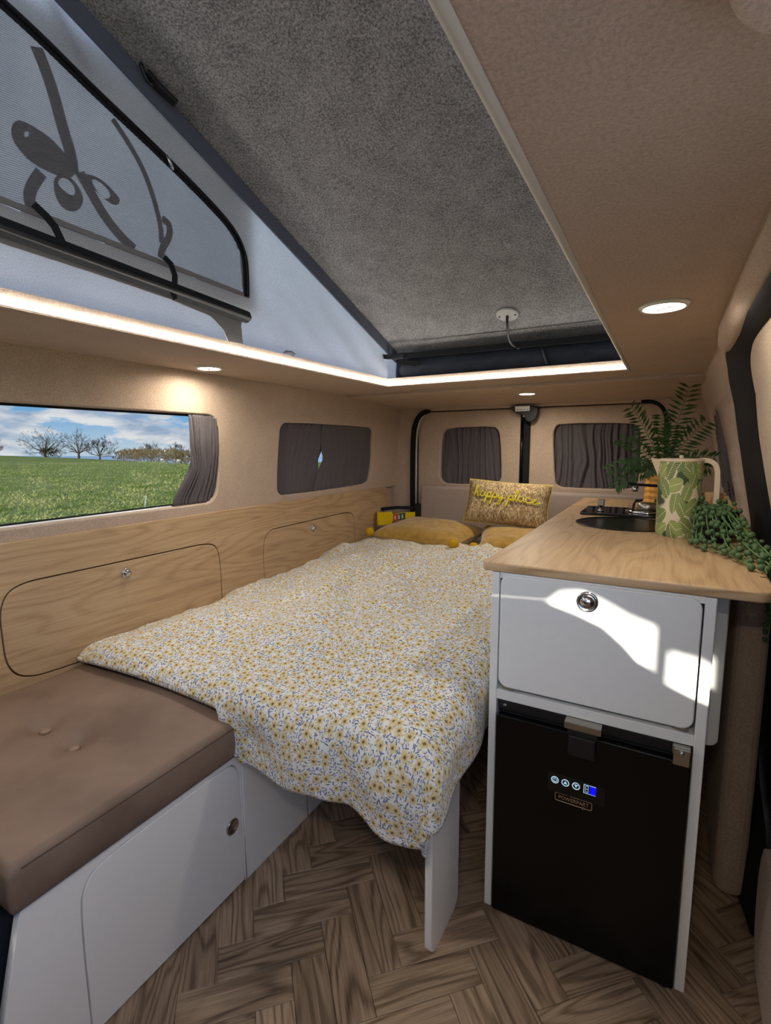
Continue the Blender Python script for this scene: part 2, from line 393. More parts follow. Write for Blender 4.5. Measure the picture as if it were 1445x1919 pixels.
def interp(x, xs, ys):
    if x <= xs[0]: return ys[0]
    for a, b, c, d in zip(xs, xs[1:], ys, ys[1:]):
        if x <= b: return c+(d-c)*(x-a)/(b-a)
    return ys[-1]
def sstep(a, b, x):
    t = min(1, max(0, (x-a)/(b-a))); return t*t*(3-2*t)
def fbm(x, y, z=0, o=3): return noise.fractal(Vector((x, y, z)), 1.0, 2.0, o)

# ------------------------------------------------------------------ outside: field, hills, trees
GX = [(-131.8,56.4),(-99.7,49.4),(-68.7,41.6),(-49.7,36.8),(-42.3,34.3)]
def edge_dist(ang):                                        # distance at which the field tips away, by bearing
    A = [math.atan2(y, -x) for x, y in GX]; D = [math.hypot(x, y) for x, y in GX]
    return interp(ang, A, D)
def ground_z(x, y):
    d = math.hypot(x, y); e = edge_dist(math.atan2(y, -x) if x < 0 else 1.5)
    return -.57 if d <= e else 1.13-1.7*d/e-.006*(d-e)
g = MB()
RR = [0,3,6,9,12,16,20,26,33,40,48,56,66,78,90,105,125,150,185,230,300,420,700]
def gfn(u, v):
    a = -PI+2*PI*u; d = RR[int(round(v*(len(RR)-1)))]; x, y = -d*math.cos(a), d*math.sin(a)
    return (x, y, ground_z(x, y)+(.04*fbm(x*.5, y*.5) if d > 6 else 0))
g.grid(180, len(RR)-1, gfn)
struct(g.build('ground', 'grass', smooth=True), 'green grass field sloping away outside the van')
struct(MB().lathe([(.0001,0),(3,0),(6,0),(8.5,-.01),(9.0,-.05)], (-.7,1,-.545), 64).build('bounce_pitch', 'gravel', fix=False), 'pale gravel pitch added round the van to bounce neutral light')  # unseen ground added so light bounced indoors is not tinted green
gb = MB()
for i in range(42000):
    a = random.uniform(.28, .92); d = 7+random.random()**1.6*60; x, y = -d*math.cos(a), d*math.sin(a)
    if d > edge_dist(a): continue
    z = ground_z(x, y)-.02; h = random.uniform(.03,.11); wd = random.uniform(.02,.075); t = random.uniform(0, PI); lx, ly = random.uniform(-.08,.08), random.uniform(-.08,.08)
    c, s_ = math.cos(t)*wd, math.sin(t)*wd
    gb.add([(x-c,y-s_,z),(x+c,y+s_,z),(x+lx,y+ly,z+h),(x+s_*.5,y-c*.5,z)], [(0,1,2),(1,3,2),(3,0,2)])
gbo = gb.build('grass', 'blades', fix=False); gbo['kind'] = 'stuff'; gbo['label'] = 'tufts of rough green pasture grass outside the window'; gbo['category'] = 'grass'
def tree(name, label, base, h, wide, seed, boughs=9, lv0=4):
    rnd = random.Random(seed); t = MB(); c = MB(); B = Vector(base)
    out = Vector((base[0], base[1], 0)).normalized(); side = Vector((out.y, -out.x, 0))
    def grow(p, d, ln, r, lv):
        n = 3; pts = [tuple(p)]; rs = [r]; q = Vector(p); dd = Vector(d)
        for i in range(n):
            dd = (dd+Vector((rnd.uniform(-1,1), rnd.uniform(-1,1), rnd.uniform(-.6,.9)))*.17).normalized(); q = q+dd*ln/n
            pts.append(tuple(q)); rs.append(max(.014, r*(1-.4*(i+1)/n)))
        c.tube(pts, rs, 4 if lv > 2 else 3, caps=False)
        if lv == 0: return
        for k in range(3):
            a = Vector((rnd.uniform(-1,1), rnd.uniform(-1,1), rnd.uniform(-.5,.8))).normalized()
            grow(Vector(pts[rnd.choice((1,2,3,3))]), (dd*.8+a*.75).normalized(), ln*rnd.uniform(.5,.75), max(.014, rs[-1]*.6), lv-1)
    tr = h*.20; t.tube([tuple(B-Vector((0,0,.3))), tuple(B+Vector((0,0,tr*.5))), tuple(B+Vector((0,0,tr)))], [h*.045,h*.036,h*.032], 7, caps=False)
    for k in range(boughs):
        an = math.radians(-82+164*(k+rnd.uniform(-.3,.3))/(boughs-1)); reach = math.hypot(math.sin(an)*wide/2, math.cos(an)*(h-tr))
        d = side*math.sin(an)*wide/2+Vector((0,0,1))*max(.12, math.cos(an))*(h-tr)+out*rnd.uniform(-.35,.35)*wide
        grow(B+Vector((0,0,tr*rnd.uniform(.75,1))), d.normalized(), reach*.52, h*.018, lv0)
    root = thing(name, label, 'tree', base)
    t.build('trunk', 'bark', root, fix=False); c.build('branches', 'bark', root, fix=False)
    return root
def at(x, y, k): return (x*k, y*k, ground_z(x*k, y*k))
tree('bare_tree', 'wide bare winter tree with forked trunk, first of the three on the field edge', at(-93.8,46.9,1.25), 5.9, 10.5, 3, 11)
tree('bare_tree', 'slim bare winter tree with upswept boughs, middle of the three trees', at(-79.0,44.3,1.25), 5.6, 6.0, 11, 8)
tree('bare_tree', 'low round bare tree with dense twigs beside the gap in the hedge', at(-66.1,39.8,1.25), 3.7, 6.0, 21, 11)
tree('bare_tree', 'bare tree top cut by the edge of the open window', at(-131,55,1.2), 4.5, 7.0, 31, 8)
tree('bare_tree', 'small domed bare tree rising above the brown hedge', at(-50.5,36.2,1.5), 3.4, 4.4, 45, 9)
tree('bare_tree', 'small bare tree half hidden by the gathered curtain', at(-43,33.9,1.5), 3.2, 3.6, 52, 9)
def clump(name, label, cat, c, L, H, W, m, seed, along=(0,0)):
    rnd = random.Random(seed); b = MB()
    for i in range(int(900*L/20)+200):
        u = rnd.uniform(-1, 1); hh = H*(1-.25*abs(u)**4)*rnd.random()**.6; r = rnd.uniform(.1,.28)*min(1, H/2.5)
        p = Vector((c[0]+along[0]*u*L/2+rnd.gauss(0,W*.4), c[1]+along[1]*u*L/2+rnd.gauss(0,W*.4), c[2]+hh-.2))
        d = Vector((rnd.uniform(-1,1), rnd.uniform(-1,1), rnd.uniform(.2,1.6))).normalized()*r*3; e = d.orthogonal().normalized()*r*.35
        f = d.cross(e).normalized()*r*.35
        b.add([p-e, p+e, p+d, p+f], [(0,1,2),(1,3,2),(3,0,2)])
    return tag(b.build(name, m, fix=False), label, cat)
hd = (Vector((-41,33,0))-Vector((-62,40.5,0))).normalized()
clump('hedgerow', 'long brown leafless hedge closing the far side of the field', 'hedge', at(-51,36.6,1.3), 36, 2.0, 1.6, 'hedge', 5, (hd.x, hd.y))
clump('bush', 'dark green bush at the foot of the wide bare tree', 'bush', at(-92.2,46.9,1.15), 3, 2.0, 1.0, 'bush', 8, (.3,.9))
hl = MB()
hl.grid(60, 4, lambda u, v: (-math.cos(.15+u*1.0)*1500, math.sin(.15+u*1.0)*1500, -120+v*(120-17+5*math.sin(u*9+1))))
struct(hl.build('hills', 'hill', smooth=True), 'hazy blue hills far beyond the trees')  # distance haze is put into the blue hill colour
for i, (x, y) in enumerate(((-47.4,35.3),(-42.6,33.6))):
    sb = thing('sheep', ['white lamb grazing in front of the hedge', 'white lamb lying beside the gathered curtain edge'][i], 'sheep', (x, y, -.54))
    q = lambda px_, py_, pz: (x+px_*.55, y+py_*.55, -.54+pz*.55)
    MB().tube([q(-.35,0,.52),q(-.2,0,.55),q(.15,0,.55),q(.33,0,.52)], [.07,.13,.14,.08], 10).tube([q(.3,0,.6),q(.5,0,.62),q(.62,0,.52)], [.055,.06,.03], 8).build('body', 'fleece', sb, True)
    for dx in (-.22,.2):
        for dy in (-.1,.1): MB().tube([q(dx,dy,0),q(dx,dy,.42)], [.016,.028], 6).build('leg', 'fleece', sb)
sx, sy = -12.69, 8.81
st = thing('fence_stake', 'white plastic electric fence stake standing in the grass', 'stake', (sx, sy, -.57))
MB().tube([(sx,sy,-.6),(sx+.05,sy,-.34),(sx+.08,sy,-.24)], .012, 6).build('post', 'stake', st)
for k, z in enumerate((-.42,-.34,-.27)): MB().tube([(sx+.03+.02*k,sy,z),(sx+.075+.02*k,sy,z+.02),(sx+.06+.02*k,sy,z+.05)], .009, 5).build('wire_clip', 'stake', st)

# ------------------------------------------------------------------ van shell
def LX(z): return -1.56+.05*(z-.87)/.53 if z > .868 else -1.59
RZ = [0,.3,.7,.9,1.1,1.25,1.34,1.40,1.5]; RXs = [.235,.245,.25,.235,.2,.17,.14,.105,.105]
def RX(z): return interp(z, RZ, RXs)
# floor: slab and herringbone planks
fl = struct(MB().box(-1.6,.29,-1.25,3.0,-.03,-.006).build('floor', 'plank'), 'brown oak herringbone plank floor')
w_, L_ = .0778, .2334; c45 = math.sqrt(.5)
def uv2xy(u, v): return (-.657+(u+v)*c45, .954+(u-v)*c45)
def clip(poly, x0, x1, y0, y1):
    for ax, val, sg in ((0,x0,1),(0,x1,-1),(1,y0,1),(1,y1,-1)):
        out = []
        for i in range(len(poly)):
            a, b = poly[i-1], poly[i]; da, db = (a[ax]-val)*sg, (b[ax]-val)*sg
            if da >= 0: out.append(a) if not out or out[-1] != a else None
            if da*db < 0: t = da/(da-db); out.append((a[0]+(b[0]-a[0])*t, a[1]+(b[1]-a[1])*t))
        poly = out
        if len(poly) < 3: return []
    return poly
def plank_prism(pts):
    n = len(pts); ins = .0012; cx = sum(p[0] for p in pts)/n; cy = sum(p[1] for p in pts)/n
    top = [(p[0]-math.copysign(min(ins, abs(p[0]-cx)), p[0]-cx), p[1]-math.copysign(min(ins, abs(p[1]-cy)), p[1]-cy), 0) for p in pts]
    return MB().add([(p[0],p[1],-.006) for p in pts]+[(p[0],p[1],-.0012) for p in pts]+top,
        [tuple(range(n-1,-1,-1)), tuple(range(2*n,3*n))]+[(i,(i+1) % n,n+(i+1) % n,n+i) for i in range(n)]+[(n+i,n+(i+1) % n,2*n+(i+1) % n,2*n+i) for i in range(n)])
gp = .0004; FULL = plank_prism([(gp,gp),(L_-gp,gp),(L_-gp,w_-gp),(gp,w_-gp)]).mesh('plank'); FULL.materials.append(MATS['plank'])
BX = (-.935, .25, .2, 2.05)
for i in range(-40, 41):
    for j in range(-12, 13):
        for typ in (0, 1):
            u0, v0 = i*w_+j*L_, -i*w_+j*L_
            if typ == 0: u0 -= L_; rc = [(u0,v0),(u0+L_,v0),(u0+L_,v0+w_),(u0,v0+w_)]; ang = PI/4
            else: rc = [(u0,v0),(u0+w_,v0),(u0+w_,v0+L_),(u0,v0+L_)]; ang = -PI/4
            xy = [uv2xy(*q) for q in rc]
            cp = clip(xy, *BX)
            if len(cp) < 3: continue
            if typ == 0: org = uv2xy(u0, v0+w_)            # local +x along +45 deg, local +y to its left
            else: org = uv2xy(u0, v0)
            whole = all(BX[0] <= p[0] <= BX[1] and BX[2] <= p[1] <= BX[3] for p in xy)
            if whole: me = FULL
            else:
                ca, sa = math.cos(ang), math.sin(ang)
                lp = [((p[0]-org[0])*ca+(p[1]-org[1])*sa, -(p[0]-org[0])*sa+(p[1]-org[1])*ca) for p in cp]
                ar = sum(lp[k-1][0]*lp[k][1]-lp[k][0]*lp[k-1][1] for k in range(len(lp)))/2
                if abs(ar) < 4e-4: continue
                if ar < 0: lp = lp[::-1]
                me = plank_prism(lp).mesh('plank'); me.materials.append(MATS['plank'])
            o = bpy.data.objects.new('plank', me); COL.objects.link(o); o.parent = fl
            o.location = (org[0], org[1], 0); o.rotation_euler = (0, 0, ang)
# left wall with two windows and an unseen cab window enlarged for sky light
W1 = rrect(-.05, 1.40, .911, 1.250, .055); W2 = [(1.80,1.241),(1.765,1.225),(1.752,1.19),(1.750,.945),(1.765,.912),(1.81,.899),(2.49,.903),(2.56,.915),(2.59,.96),(2.585,1.19),(2.575,1.226),(2.54,1.241)]
W2 = smooth_loop(W2, 1)
CABW = rrect(-1.12,-.25,.80,1.30,.06)
def lfn(u, v, w_): return (LX(v)-w_, u, v)
wl = struct(link('wall_left', plate([(-1.25,-.02),(2.99,-.02),(2.99,1.46),(-1.25,1.46)], [W1, W2, CABW], .05, .006, 2, lfn, [(1,.866),(1,.869)]), 'carpet'), 'tan carpet lined side wall with an open window')
# right wall: rear quarter behind the sliding door opening
SEAL = [(.60,1.372),(.999,1.372),(1.178,1.373),(1.50,1.374),(1.62,1.366),(1.70,1.345),(1.778,1.302),(1.815,1.20),(1.824,1.118),(1.80,.966),(1.78,.863),(1.84,.72),(1.86,.6),(1.86,.401),(1.80,.24),(1.64,.20),(1.53,.205),(1.475,.15),(1.465,.08),(1.44,0)]
SEALs = smooth_loop(SEAL, 2, False)
def rfn(off): return lambda u, v, w_: (RX(v)+w_+off, u, v)
rcuts = [(1, z) for z in (.1,.2,.3,.4,.5,.6,.7,.8,.9,1.0,1.1,1.18,1.25,1.3,1.34,1.37,1.40)]
W3 = smooth_loop([(2.55,1.275),(2.75,1.26),(2.78,1.0),(2.74,.92),(2.30,.895),(2.20,.90),(2.215,.96),(2.30,1.12),(2.40,1.26),(2.45,1.285)], 1)
outl = [(2.99,-.02),(2.99,1.45),(.6,1.45)]+SEALs+[(1.44,-.02)]
struct(link('wall_right', plate(outl, [W3], .05, 0, 0, rfn(0), rcuts), 'carpet', smooth=True), 'tan carpet lined rear quarter beside the sliding door')
CABW2 = rrect(-1.12,.52,.80,1.30,.06)  # unseen opening stretched rearward to bring daylight onto bed and bench
struct(link('wall_right_cab', plate([(-1.25,-.02),(.62,-.02),(.62,1.45),(-1.25,1.45)], [CABW2], .05, 0, 0, rfn(.02), rcuts), 'carpet'), 'unseen cab side wall, window opening enlarged to let in daylight')
# rear wall: frame around the doors, doors with windows
YR = 2.93
DO = rrect(-1.428, -.006, -.03, 1.346, (.001,.001,.10,.10))
def yfn(y0): return lambda u, v, w_: (u, y0+w_, v)
struct(link('wall_rear', plate([(-1.62,-.02),(.30,-.02),(.30,1.45),(-1.62,1.45)], [[(p[0], max(p[1], -.01)) for p in DO]], .08, .008, 2, yfn(YR-.02)), 'carpet'), 'tan carpet surround of the rear doors')
WR1 = smooth_loop([(-1.2,1.240),(-1.235,1.215),(-1.247,1.16),(-1.258,.94),(-1.24,.905),(-1.20,.888),(-.90,.898),(-.868,.915),(-.855,.95),(-.87,1.18),(-.882,1.22),(-.91,1.243)], 1)
WR2 = smooth_loop([(-.535,1.249),(-.557,1.228),(-.566,1.187),(-.546,.93),(-.535,.905),(-.50,.890),(-.17,.894),(-.135,.91),(-.118,.95),(-.122,1.18),(-.135,1.225),(-.17,1.244)], 1)
d1 = struct(link('door_1', plate(rrect(-1.408,-.748,.02,1.341,(.01,.01,.02,.085)), [WR1], .04, .008, 2, yfn(YR+.012)), 'carpet'), 'tan carpeted rear door with the small curtained window')
d2 = struct(link('door_2', plate(rrect(-.694,-.010,.02,1.341,(.01,.01,.085,.02)), [WR2], .04, .008, 2, yfn(YR+.012)), 'carpet'), 'tan carpeted rear door with the large curtained window')
struct(MB().box(-1.62,.30,YR+.085,YR+.1,-.02,1.45).build('wall_outer', 'rubber'), 'outer skin of the rear doors')
# black door seal curving round the opening, pale piping beside it, centre strip and latch
sl = [(-1.425,.62),(-1.427,.9),(-1.424,1.20),(-1.405,1.285),(-1.36,1.335),(-1.30,1.345)]
sp_ = smooth_loop(sl, 2, False)
seal = struct(MB().ribbon([(x, YR-.028, z) for x, z in sp_], [.03]*(len(sp_)-4)+[.024,.018,.010,.004], .016, (1,0,0)).build('trim_1', 'rubber', bev=.004), 'black rubber seal curving round the rear door opening')
MB().tube([(x+.022, YR-.022, z) for x, z in sp_[:-5]], .006, 6).build('piping', 'light_trim', seal, True)
sr = smooth_loop([(-.13,1.347),(-.085,1.350),(-.035,1.325),(-.008,1.26),(-.004,1.1),(-.004,.86)], 2, False)
struct(MB().tube([(x, YR-.02, z) for x, z in sr], .009, 8).build('trim_2', 'rubber', smooth=True), 'black rubber seal at the top corner of the rear door')
cs = struct(MB().box(-.748,-.694,YR+.0,YR+.035,.02,1.33).build('trim_3', 'rubber', bev=.006), 'black strip between the two rear doors')
MB().tube([(-.735,YR-.006,.85),(-.735,YR-.006,1.27)], .009, 8).build('sealing_bead', 'black_gloss', cs, True)
lt = thing('door_latch', 'black rear door latch with silver plate above the centre strip', 'latch', (-.72, YR, 1.26))
link('housing', plate(smooth_loop([(-.80,1.352),(-.64,1.352),(-.638,1.30),(-.66,1.262),(-.70,1.258),(-.72,1.30),(-.765,1.312),(-.79,1.33)], 1), [], .05, .005, 2, yfn(YR-.055)), 'black_plastic', lt)
MB().box(-.765,-.680,YR-.068,YR-.05,1.318,1.350).build('strike_plate', 'steel', lt, bev=.003)
for k in range(4): MB().box(-.755+k*.018,-.745+k*.018,YR-.072,YR-.066,1.324,1.332).build('lever', 'grey_plastic', lt, bev=.001)
MB().lathe([(.006,0),(.006,.006),(.003,.008)], (0,0,0), 10).map(lambda x, y, z: (-.715+x, YR-.055-z, 1.292+y)).build('bolt', 'steel', lt)
# ceiling round the pop-top opening, rear header
AP = rrect(-1.14, -.137, -.25, 2.06, .012, 3)
ce = struct(link('ceiling', plate([(-1.62,-1.25),(.30,-1.25),(.30,2.27),(-1.62,2.27)], [AP], .038, .007, 3, lambda u, v, w_: (u, v, 1.40+w_)), 'carpet', smooth=False), 'tan carpeted ceiling framing the lifted roof')
hp = [(2.275,1.388),(2.30,1.383),(2.55,1.386),(2.72,1.380),(2.80,1.366),(2.90,1.360),(2.935,1.352)]
hd_ = MB(); hp2 = smooth_loop(hp, 2, False)
hd_.add([(x, y, z) for x in (-1.60,.28) for y, z in hp2+[(2.95,1.45),(2.275,1.45)]], [])
n_ = len(hp2)+2; hd_.f += [tuple(range(n_-1,-1,-1)), tuple(range(n_, 2*n_))]+[(i, (i+1) % n_, n_+(i+1) % n_, n_+i) for i in range(n_)]
struct(hd_.build('ceiling_rear', 'carpet'), 'tan carpeted header above the rear doors')
struct(MB().tube([(-.139, y*.1, 1.404) for y in range(-2, 22)], .007, 8).build('trim_4', 'light_trim', smooth=True), 'pale edging along the roof opening')
struct(link('trim_5', plate(smooth_loop([(.004,.15),(.010,.345),(.016,.372),(.026,.392),(.045,.408),(.15,.42),(.2,.15)], 1), [], .03, .008, 2, lambda u, v, w_: (u, v, 1.368+w_)), 'carpet'), 'pale carpeted pad under the ceiling')
rp = [(.115,.60,1.415),(.118,.9,1.405),(.118,1.15,1.400),(.117,1.4,1.392),(.118,1.53,1.382),(.12,1.60,1.37)]
struct(MB().tube(rp, [.034,.034,.034,.031,.024,.006], 14).build('trim_6', 'carpet', smooth=True), 'carpeted roll above the sliding door')
# unseen cab front added behind the camera; its openings shape the sun patch
struct(link('wall_front_mask', plate([(-1.62,-.02),(.30,-.02),(.30,1.45),(-1.62,1.45)], [[(-.345,.88),(.048,.88),(.047,1.24),(.0,1.253),(-.05,1.277),(-.09,1.291),(-.13,1.285),(-.16,1.258),(-.28,1.250),(-.345,1.246)], [(.073,.88),(.17,.88),(.165,1.165),(.147,1.177),(.124,1.188),(.075,1.194)], rrect(-1.42,-1.0,.88,1.17,.03)], .05, 0, 0, yfn(-1.25)), 'dash'), 'unseen dark cab front, openings cut to shape the sun patch')
# pop-top: felt roof panel, canvas sides
def roofz(y): return 1.557+.35*(2.154-y)
roof = MB()
roof.add([(-1.155,2.17,roofz(2.17)),(-.05,2.17,roofz(2.17)),(-.05,-.30,roofz(-.30)),(-1.155,-.30,roofz(-.30))]+[(-1.155,2.17,roofz(2.17)+.05),(-.05,2.17,roofz(2.17)+.05),(-.05,-.30,roofz(-.30)+.05),(-1.155,-.30,roofz(-.30)+.05)],
    [(0,3,2,1),(4,5,6,7),(0,1,5,4),(1,2,6,5),(2,3,7,6),(3,0,4,7)])
struct(roof.build('roof', 'felt'), 'dark grey felt underside of the raised roof')
WIN = smooth_loop([(.40,1.99),(.56,1.958),(.64,1.935),(.72,1.905),(.90,1.848),(1.06,1.788),(1.135,1.75),(1.168,1.70),(1.172,1.583),(1.10,1.584),(.53,1.60),(.40,1.603)], 1)
def inside(p, poly):
    r = False
    for i in range(len(poly)):
        (x1, y1), (x2, y2) = poly[i-1], poly[i]
        if (y1 > p[1]) != (y2 > p[1]) and p[0] < (x2-x1)*(p[1]-y1)/(y2-y1)+x1: r = not r
    return r
def canvas_pt(u, v, x=-1.146):
    y = -.28+u*2.43; z = 1.42+v*(roofz(y)-1.42)
    wr = .006*fbm(y*3+z*4, z*2.5)*math.sin(PI*v)+.005*math.sin((y+z*1.3)*26)*sstep(1.2,2.0,y)*math.sin(PI*v)
    return (x+wr, y, z)
cv = MB(); cv.grid(200, 60, canvas_pt)
keep = []
for f in cv.f:
    cyy = sum(cv.v[i][1] for i in f)/4; czz = sum(cv.v[i][2] for i in f)/4
    if not inside((cyy, czz), WIN): keep.append(f)
cv.f = keep
cvo = struct(cv.build('wall_canvas_left', 'canvas', smooth=True, fix=False), 'blue grey pop-top canvas side with mesh window')
xx = -1.137
nb = MB(); nb.grid(2, 2, lambda u, v: (0,0,0)); 
link('mesh_window', plate(WIN, [], .0008, 0, 0, lambda u, v, w_: (-1.143-w_, u, v)), 'mesh_net', cvo)
MB().grid(40, 20, lambda u, v: (-1.172+.004*fbm(u*6, v*5), .36+u*.86, 1.55+v*.46)).build('outer_flap', 'canvas', cvo, True, fix=False)
zp = smooth_loop([(.40,1.995),(.56,1.958),(.64,1.935),(.72,1.905),(.90,1.848),(1.06,1.788),(1.135,1.75),(1.172,1.70),(1.176,1.65),(1.174,1.578)], 2, False)
MB().ribbon([(xx, y, z) for y, z in zp], .020, .006, (0,1,1)).build('zip_tape', 'webbing', cvo)
MB().tube([(xx+.005, y, z) for y, z in zp], .0045, 6).build('zip', 'black_gloss', cvo, True)
MB().tube([(xx+.012, .905,1.845),(xx+.014,.915,1.83),(xx+.012,.922,1.82)], .004, 6).build('zip_slider', 'chrome', cvo, True)
MB().ribbon([(xx-.002, .40,1.603),(xx-.002,.53,1.600),(xx-.002,1.165,1.583)], .012, .003, (0,0,1)).build('mesh_hem', 'ribbon', cvo)
bar = MB(); bar.tube([(xx+.006, y, 1.553-.0235*(y-.4)/.5) for y in (.36,.5,.7,.9,1.05,1.165)], [.018]*6, 10)
bar.build('rolled_flap', 'webbing', cvo, True)
bar2 = MB(); bar2.tube([(xx+.018, y, 1.548-.0235*(y-.4)/.5) for y in (.36,.7,1.165)], .008, 8); bar2.build('flap_binding', 'black_plastic', cvo, True)
link('flap_tail', plate([(.36,1.545),(1.16,1.525),(1.145,1.49),(1.150,1.437),(1.092,1.434),(1.075,1.465),(1.03,1.492),(.9,1.506),(.7,1.514),(.36,1.522)], [], .003, 0, 0, lambda u, v, w_: (xx-.002+w_, u, v)), 'ribbon', cvo)
for pts in ([(.580,1.605),(.60,1.590),(.615,1.575),(.630,1.548)], [(.874,1.597),(.890,1.585),(.900,1.56),(.900,1.535),(.896,1.515),(.904,1.505)]):
    MB().ribbon([(xx+.020+.004*math.sin(i), y, z) for i, (y, z) in enumerate(pts)], .016, .002, (0,1,.2)).build('tie_ribbon', 'webbing', cvo)
RB = [([(.57,1.749),(.579,1.765),(.593,1.772),(.619,1.77),(.644,1.765),(.664,1.753),(.682,1.736),(.689,1.714),(.675,1.70),(.648,1.696),(.623,1.696),(.596,1.701),(.578,1.716),(.57,1.729)], [(.593,1.752),(.603,1.758),(.601,1.747),(.593,1.74)]),
      ([(.644,1.691),(.668,1.71),(.694,1.697),(.706,1.672),(.693,1.644),(.669,1.632),(.651,1.639),(.642,1.661)], [(.649,1.682),(.664,1.701),(.682,1.696),(.689,1.68),(.68,1.667),(.661,1.672)]),
      ([(.70,1.718),(.725,1.733),(.758,1.73),(.779,1.717),(.794,1.707),(.786,1.69),(.768,1.687),(.743,1.698),(.719,1.707)], [(.724,1.723),(.745,1.726),(.768,1.714),(.769,1.701),(.755,1.691),(.735,1.703)])]
for k, (a_, h_) in enumerate(RB):
    link('ribbon_bow', plate(smooth_loop(a_, 2), [smooth_loop(h_, 2)], .001, 0, 0, lambda u, v, w_: (-1.152-.0016*k-w_, u, v)), 'ribbon', cvo)
for k, (w0, pts) in enumerate(((.026, [(.634,1.93),(.648,1.899),(.662,1.855),(.674,1.797),(.686,1.76),(.688,1.717)]), (.022, [(.623,1.692),(.603,1.659),(.594,1.634),(.597,1.611)]), (.024, [(.704,1.728),(.726,1.695),(.757,1.652),(.799,1.619),(.825,1.608)]),
        (.014, [(.792,1.88),(.826,1.85),(.862,1.809),(.888,1.753),(.905,1.689),(.904,1.649)]), (.018, [(.911,1.709),(.933,1.704),(.931,1.672),(.906,1.637),(.899,1.61)]), (.022, [(.66,2.031),(.686,2.008),(.706,1.975),(.734,1.938)]))):
    P = smooth_loop(pts, 2, False)
    MB().ribbon([(-1.158-.0012*k, y, z) for y, z in P], w0, .001, (0,.85,.5)).build('tie_ribbon', 'ribbon', cvo)
MB().ribbon([(xx+.004, y, roofz(y)-.028) for y in [-.28+.06*i for i in range(41)]], .045, .006, (0,.33,.94)).build('edge_binding', 'binding', cvo)
cv2 = MB(); cv2.grid(60, 20, lambda u, v: (-.10, -.28+u*2.43, 1.42+v*(roofz(-.28+u*2.43)-1.42)))
struct(cv2.build('wall_canvas_right', 'canvas', smooth=True, fix=False), 'pop-top canvas side above the kitchen')
cv3 = MB(); cv3.grid(20, 20, lambda u, v: (-1.146+u*1.046, -.285, 1.42+v*(roofz(-.285)-1.42)))
struct(cv3.build('wall_canvas_front', 'canvas', smooth=True, fix=False), 'pop-top canvas across the front')
struct(MB().box(-1.16,-.08,2.155,2.175,1.43,1.62).build('wall_canvas_rear', 'roll_fabric'), 'dark canvas across the rear of the pop-top')
struct(MB().box(-1.158,-1.138,-.28,2.07,1.404,1.436).box(-1.158,-.141,2.058,2.08,1.404,1.436).build('trim_7', 'carpet'), 'carpeted rim of the roof opening')

# ------------------------------------------------------------------ windows, curtains
wn = struct(link('window_1', plate(rrect(-.06,1.42,.905,1.256,.055), [rrect(-.045,1.405,.918,1.243,.05)], .012, 0, 0, lambda u, v, w_: (LX(v)-.036-w_, u, v)), 'rubber'), 'clear side window looking over the field')
link('pane', plate(rrect(-.045,1.405,.914,1.243,.05), [], .004, 0, 0, lambda u, v, w_: (LX(v)-.042-w_, u, v)), 'glass', wn)
MB().tube([(LX(.913)-.020, y*.1, .9125) for y in range(0, 13)], .0035, 6).build('sill_edge', 'white', wn, True)
wn2 = struct(link('window_2', plate(W2, [], .004, 0, 0, lambda u, v, w_: (LX(v)-.044-w_, u, v)), 'glass'), 'small side window behind the closed curtains')
def curtain_sheet(fn, nu, nv, amp, freq, seed):
    """fn(u,v) gives the hanging plane; folds push along its third return (normal)."""
    def g(u, v):
        p, nrm = fn(u, v)
        q = u*freq+.9*fbm(u*3, v*.8, seed)
        k = (math.sin(2*PI*q)*.6+.4*math.sin(2*PI*q*2.3+seed))*amp*(.75+.35*math.sin(v*3+seed))
        return (p[0]+nrm[0]*k, p[1]+nrm[1]*k, p[2]+nrm[2]*k)
    return MB().grid(nu, nv, g)
def add_curtain(name, label, mb, group=None, cord=None):
    o = mb.build(name, 'curtain', smooth=True, fix=False)
    sd = o.modifiers.new('solid', 'SOLIDIFY'); sd.thickness = .002
    return tag(o, label, 'curtain', group)
# gathered curtain at the open window, waisted towards its foot
def gather(u, v):
    z = 1.247-v*.335
    yl = 1.262+.008*sstep(.3,.5,v)-.065*sstep(.55,1,v); yr = 1.400-.010*sstep(.7,1,v)
    return (LX(z)-.012+.01*math.sin(v*4), yl+(yr-yl)*u, z), (1, 0, 0)
add_curtain('curtain', 'dark taupe curtain gathered at the end of the open window', curtain_sheet(gather, 120, 30, .011, 7, 1.3))
MB()
def flat_left(y0, y1, z0, z1, off, lean=0.0):
    def f(u, v):
        z = z1-v*(z1-z0); y = y0+(y1-y0)*u+lean*v
        return (LX(z)-off, y, z), (1, 0, 0)
    return f
def w2a(u, v):
    z = 1.245-v*.35; yr = 2.118-.01*v-.055*sstep(.3,1,v)-.020*math.exp(-((v-.52)/.10)**2)
    return (LX(z)-.024, 1.745+(yr-1.745)*u, z), (1, 0, 0)
def w2b(u, v):
    z = 1.245-v*.35; yl = 2.092+.020*math.exp(-((v-.52)/.10)**2)-.05*sstep(.45,1,v)
    return (LX(z)-.020, yl+(2.595-yl)*u, z), (1, 0, 0)
add_curtain('curtain', 'taupe curtain drawn across the front half of the small side window', curtain_sheet(w2a, 110, 24, .006, 8, 2.1), 'small side window curtains')
add_curtain('curtain', 'taupe curtain drawn across the rear half of the small side window, ruched hem', curtain_sheet(w2b, 110, 24, .006, 6, 4.4), 'small side window curtains')
def rearc(x0, x1, sh):
    def f(u, v): return (x0+(x1-x0)*u+sh*v*(u-.4), YR+.042, 1.255-v*.375), (0, 1, 0)
    return f
add_curtain('curtain', 'dark grey curtain filling the smaller rear door window', curtain_sheet(rearc(-1.265,-.85,.10), 160, 24, .013, 9, 3.0), 'rear door curtains')
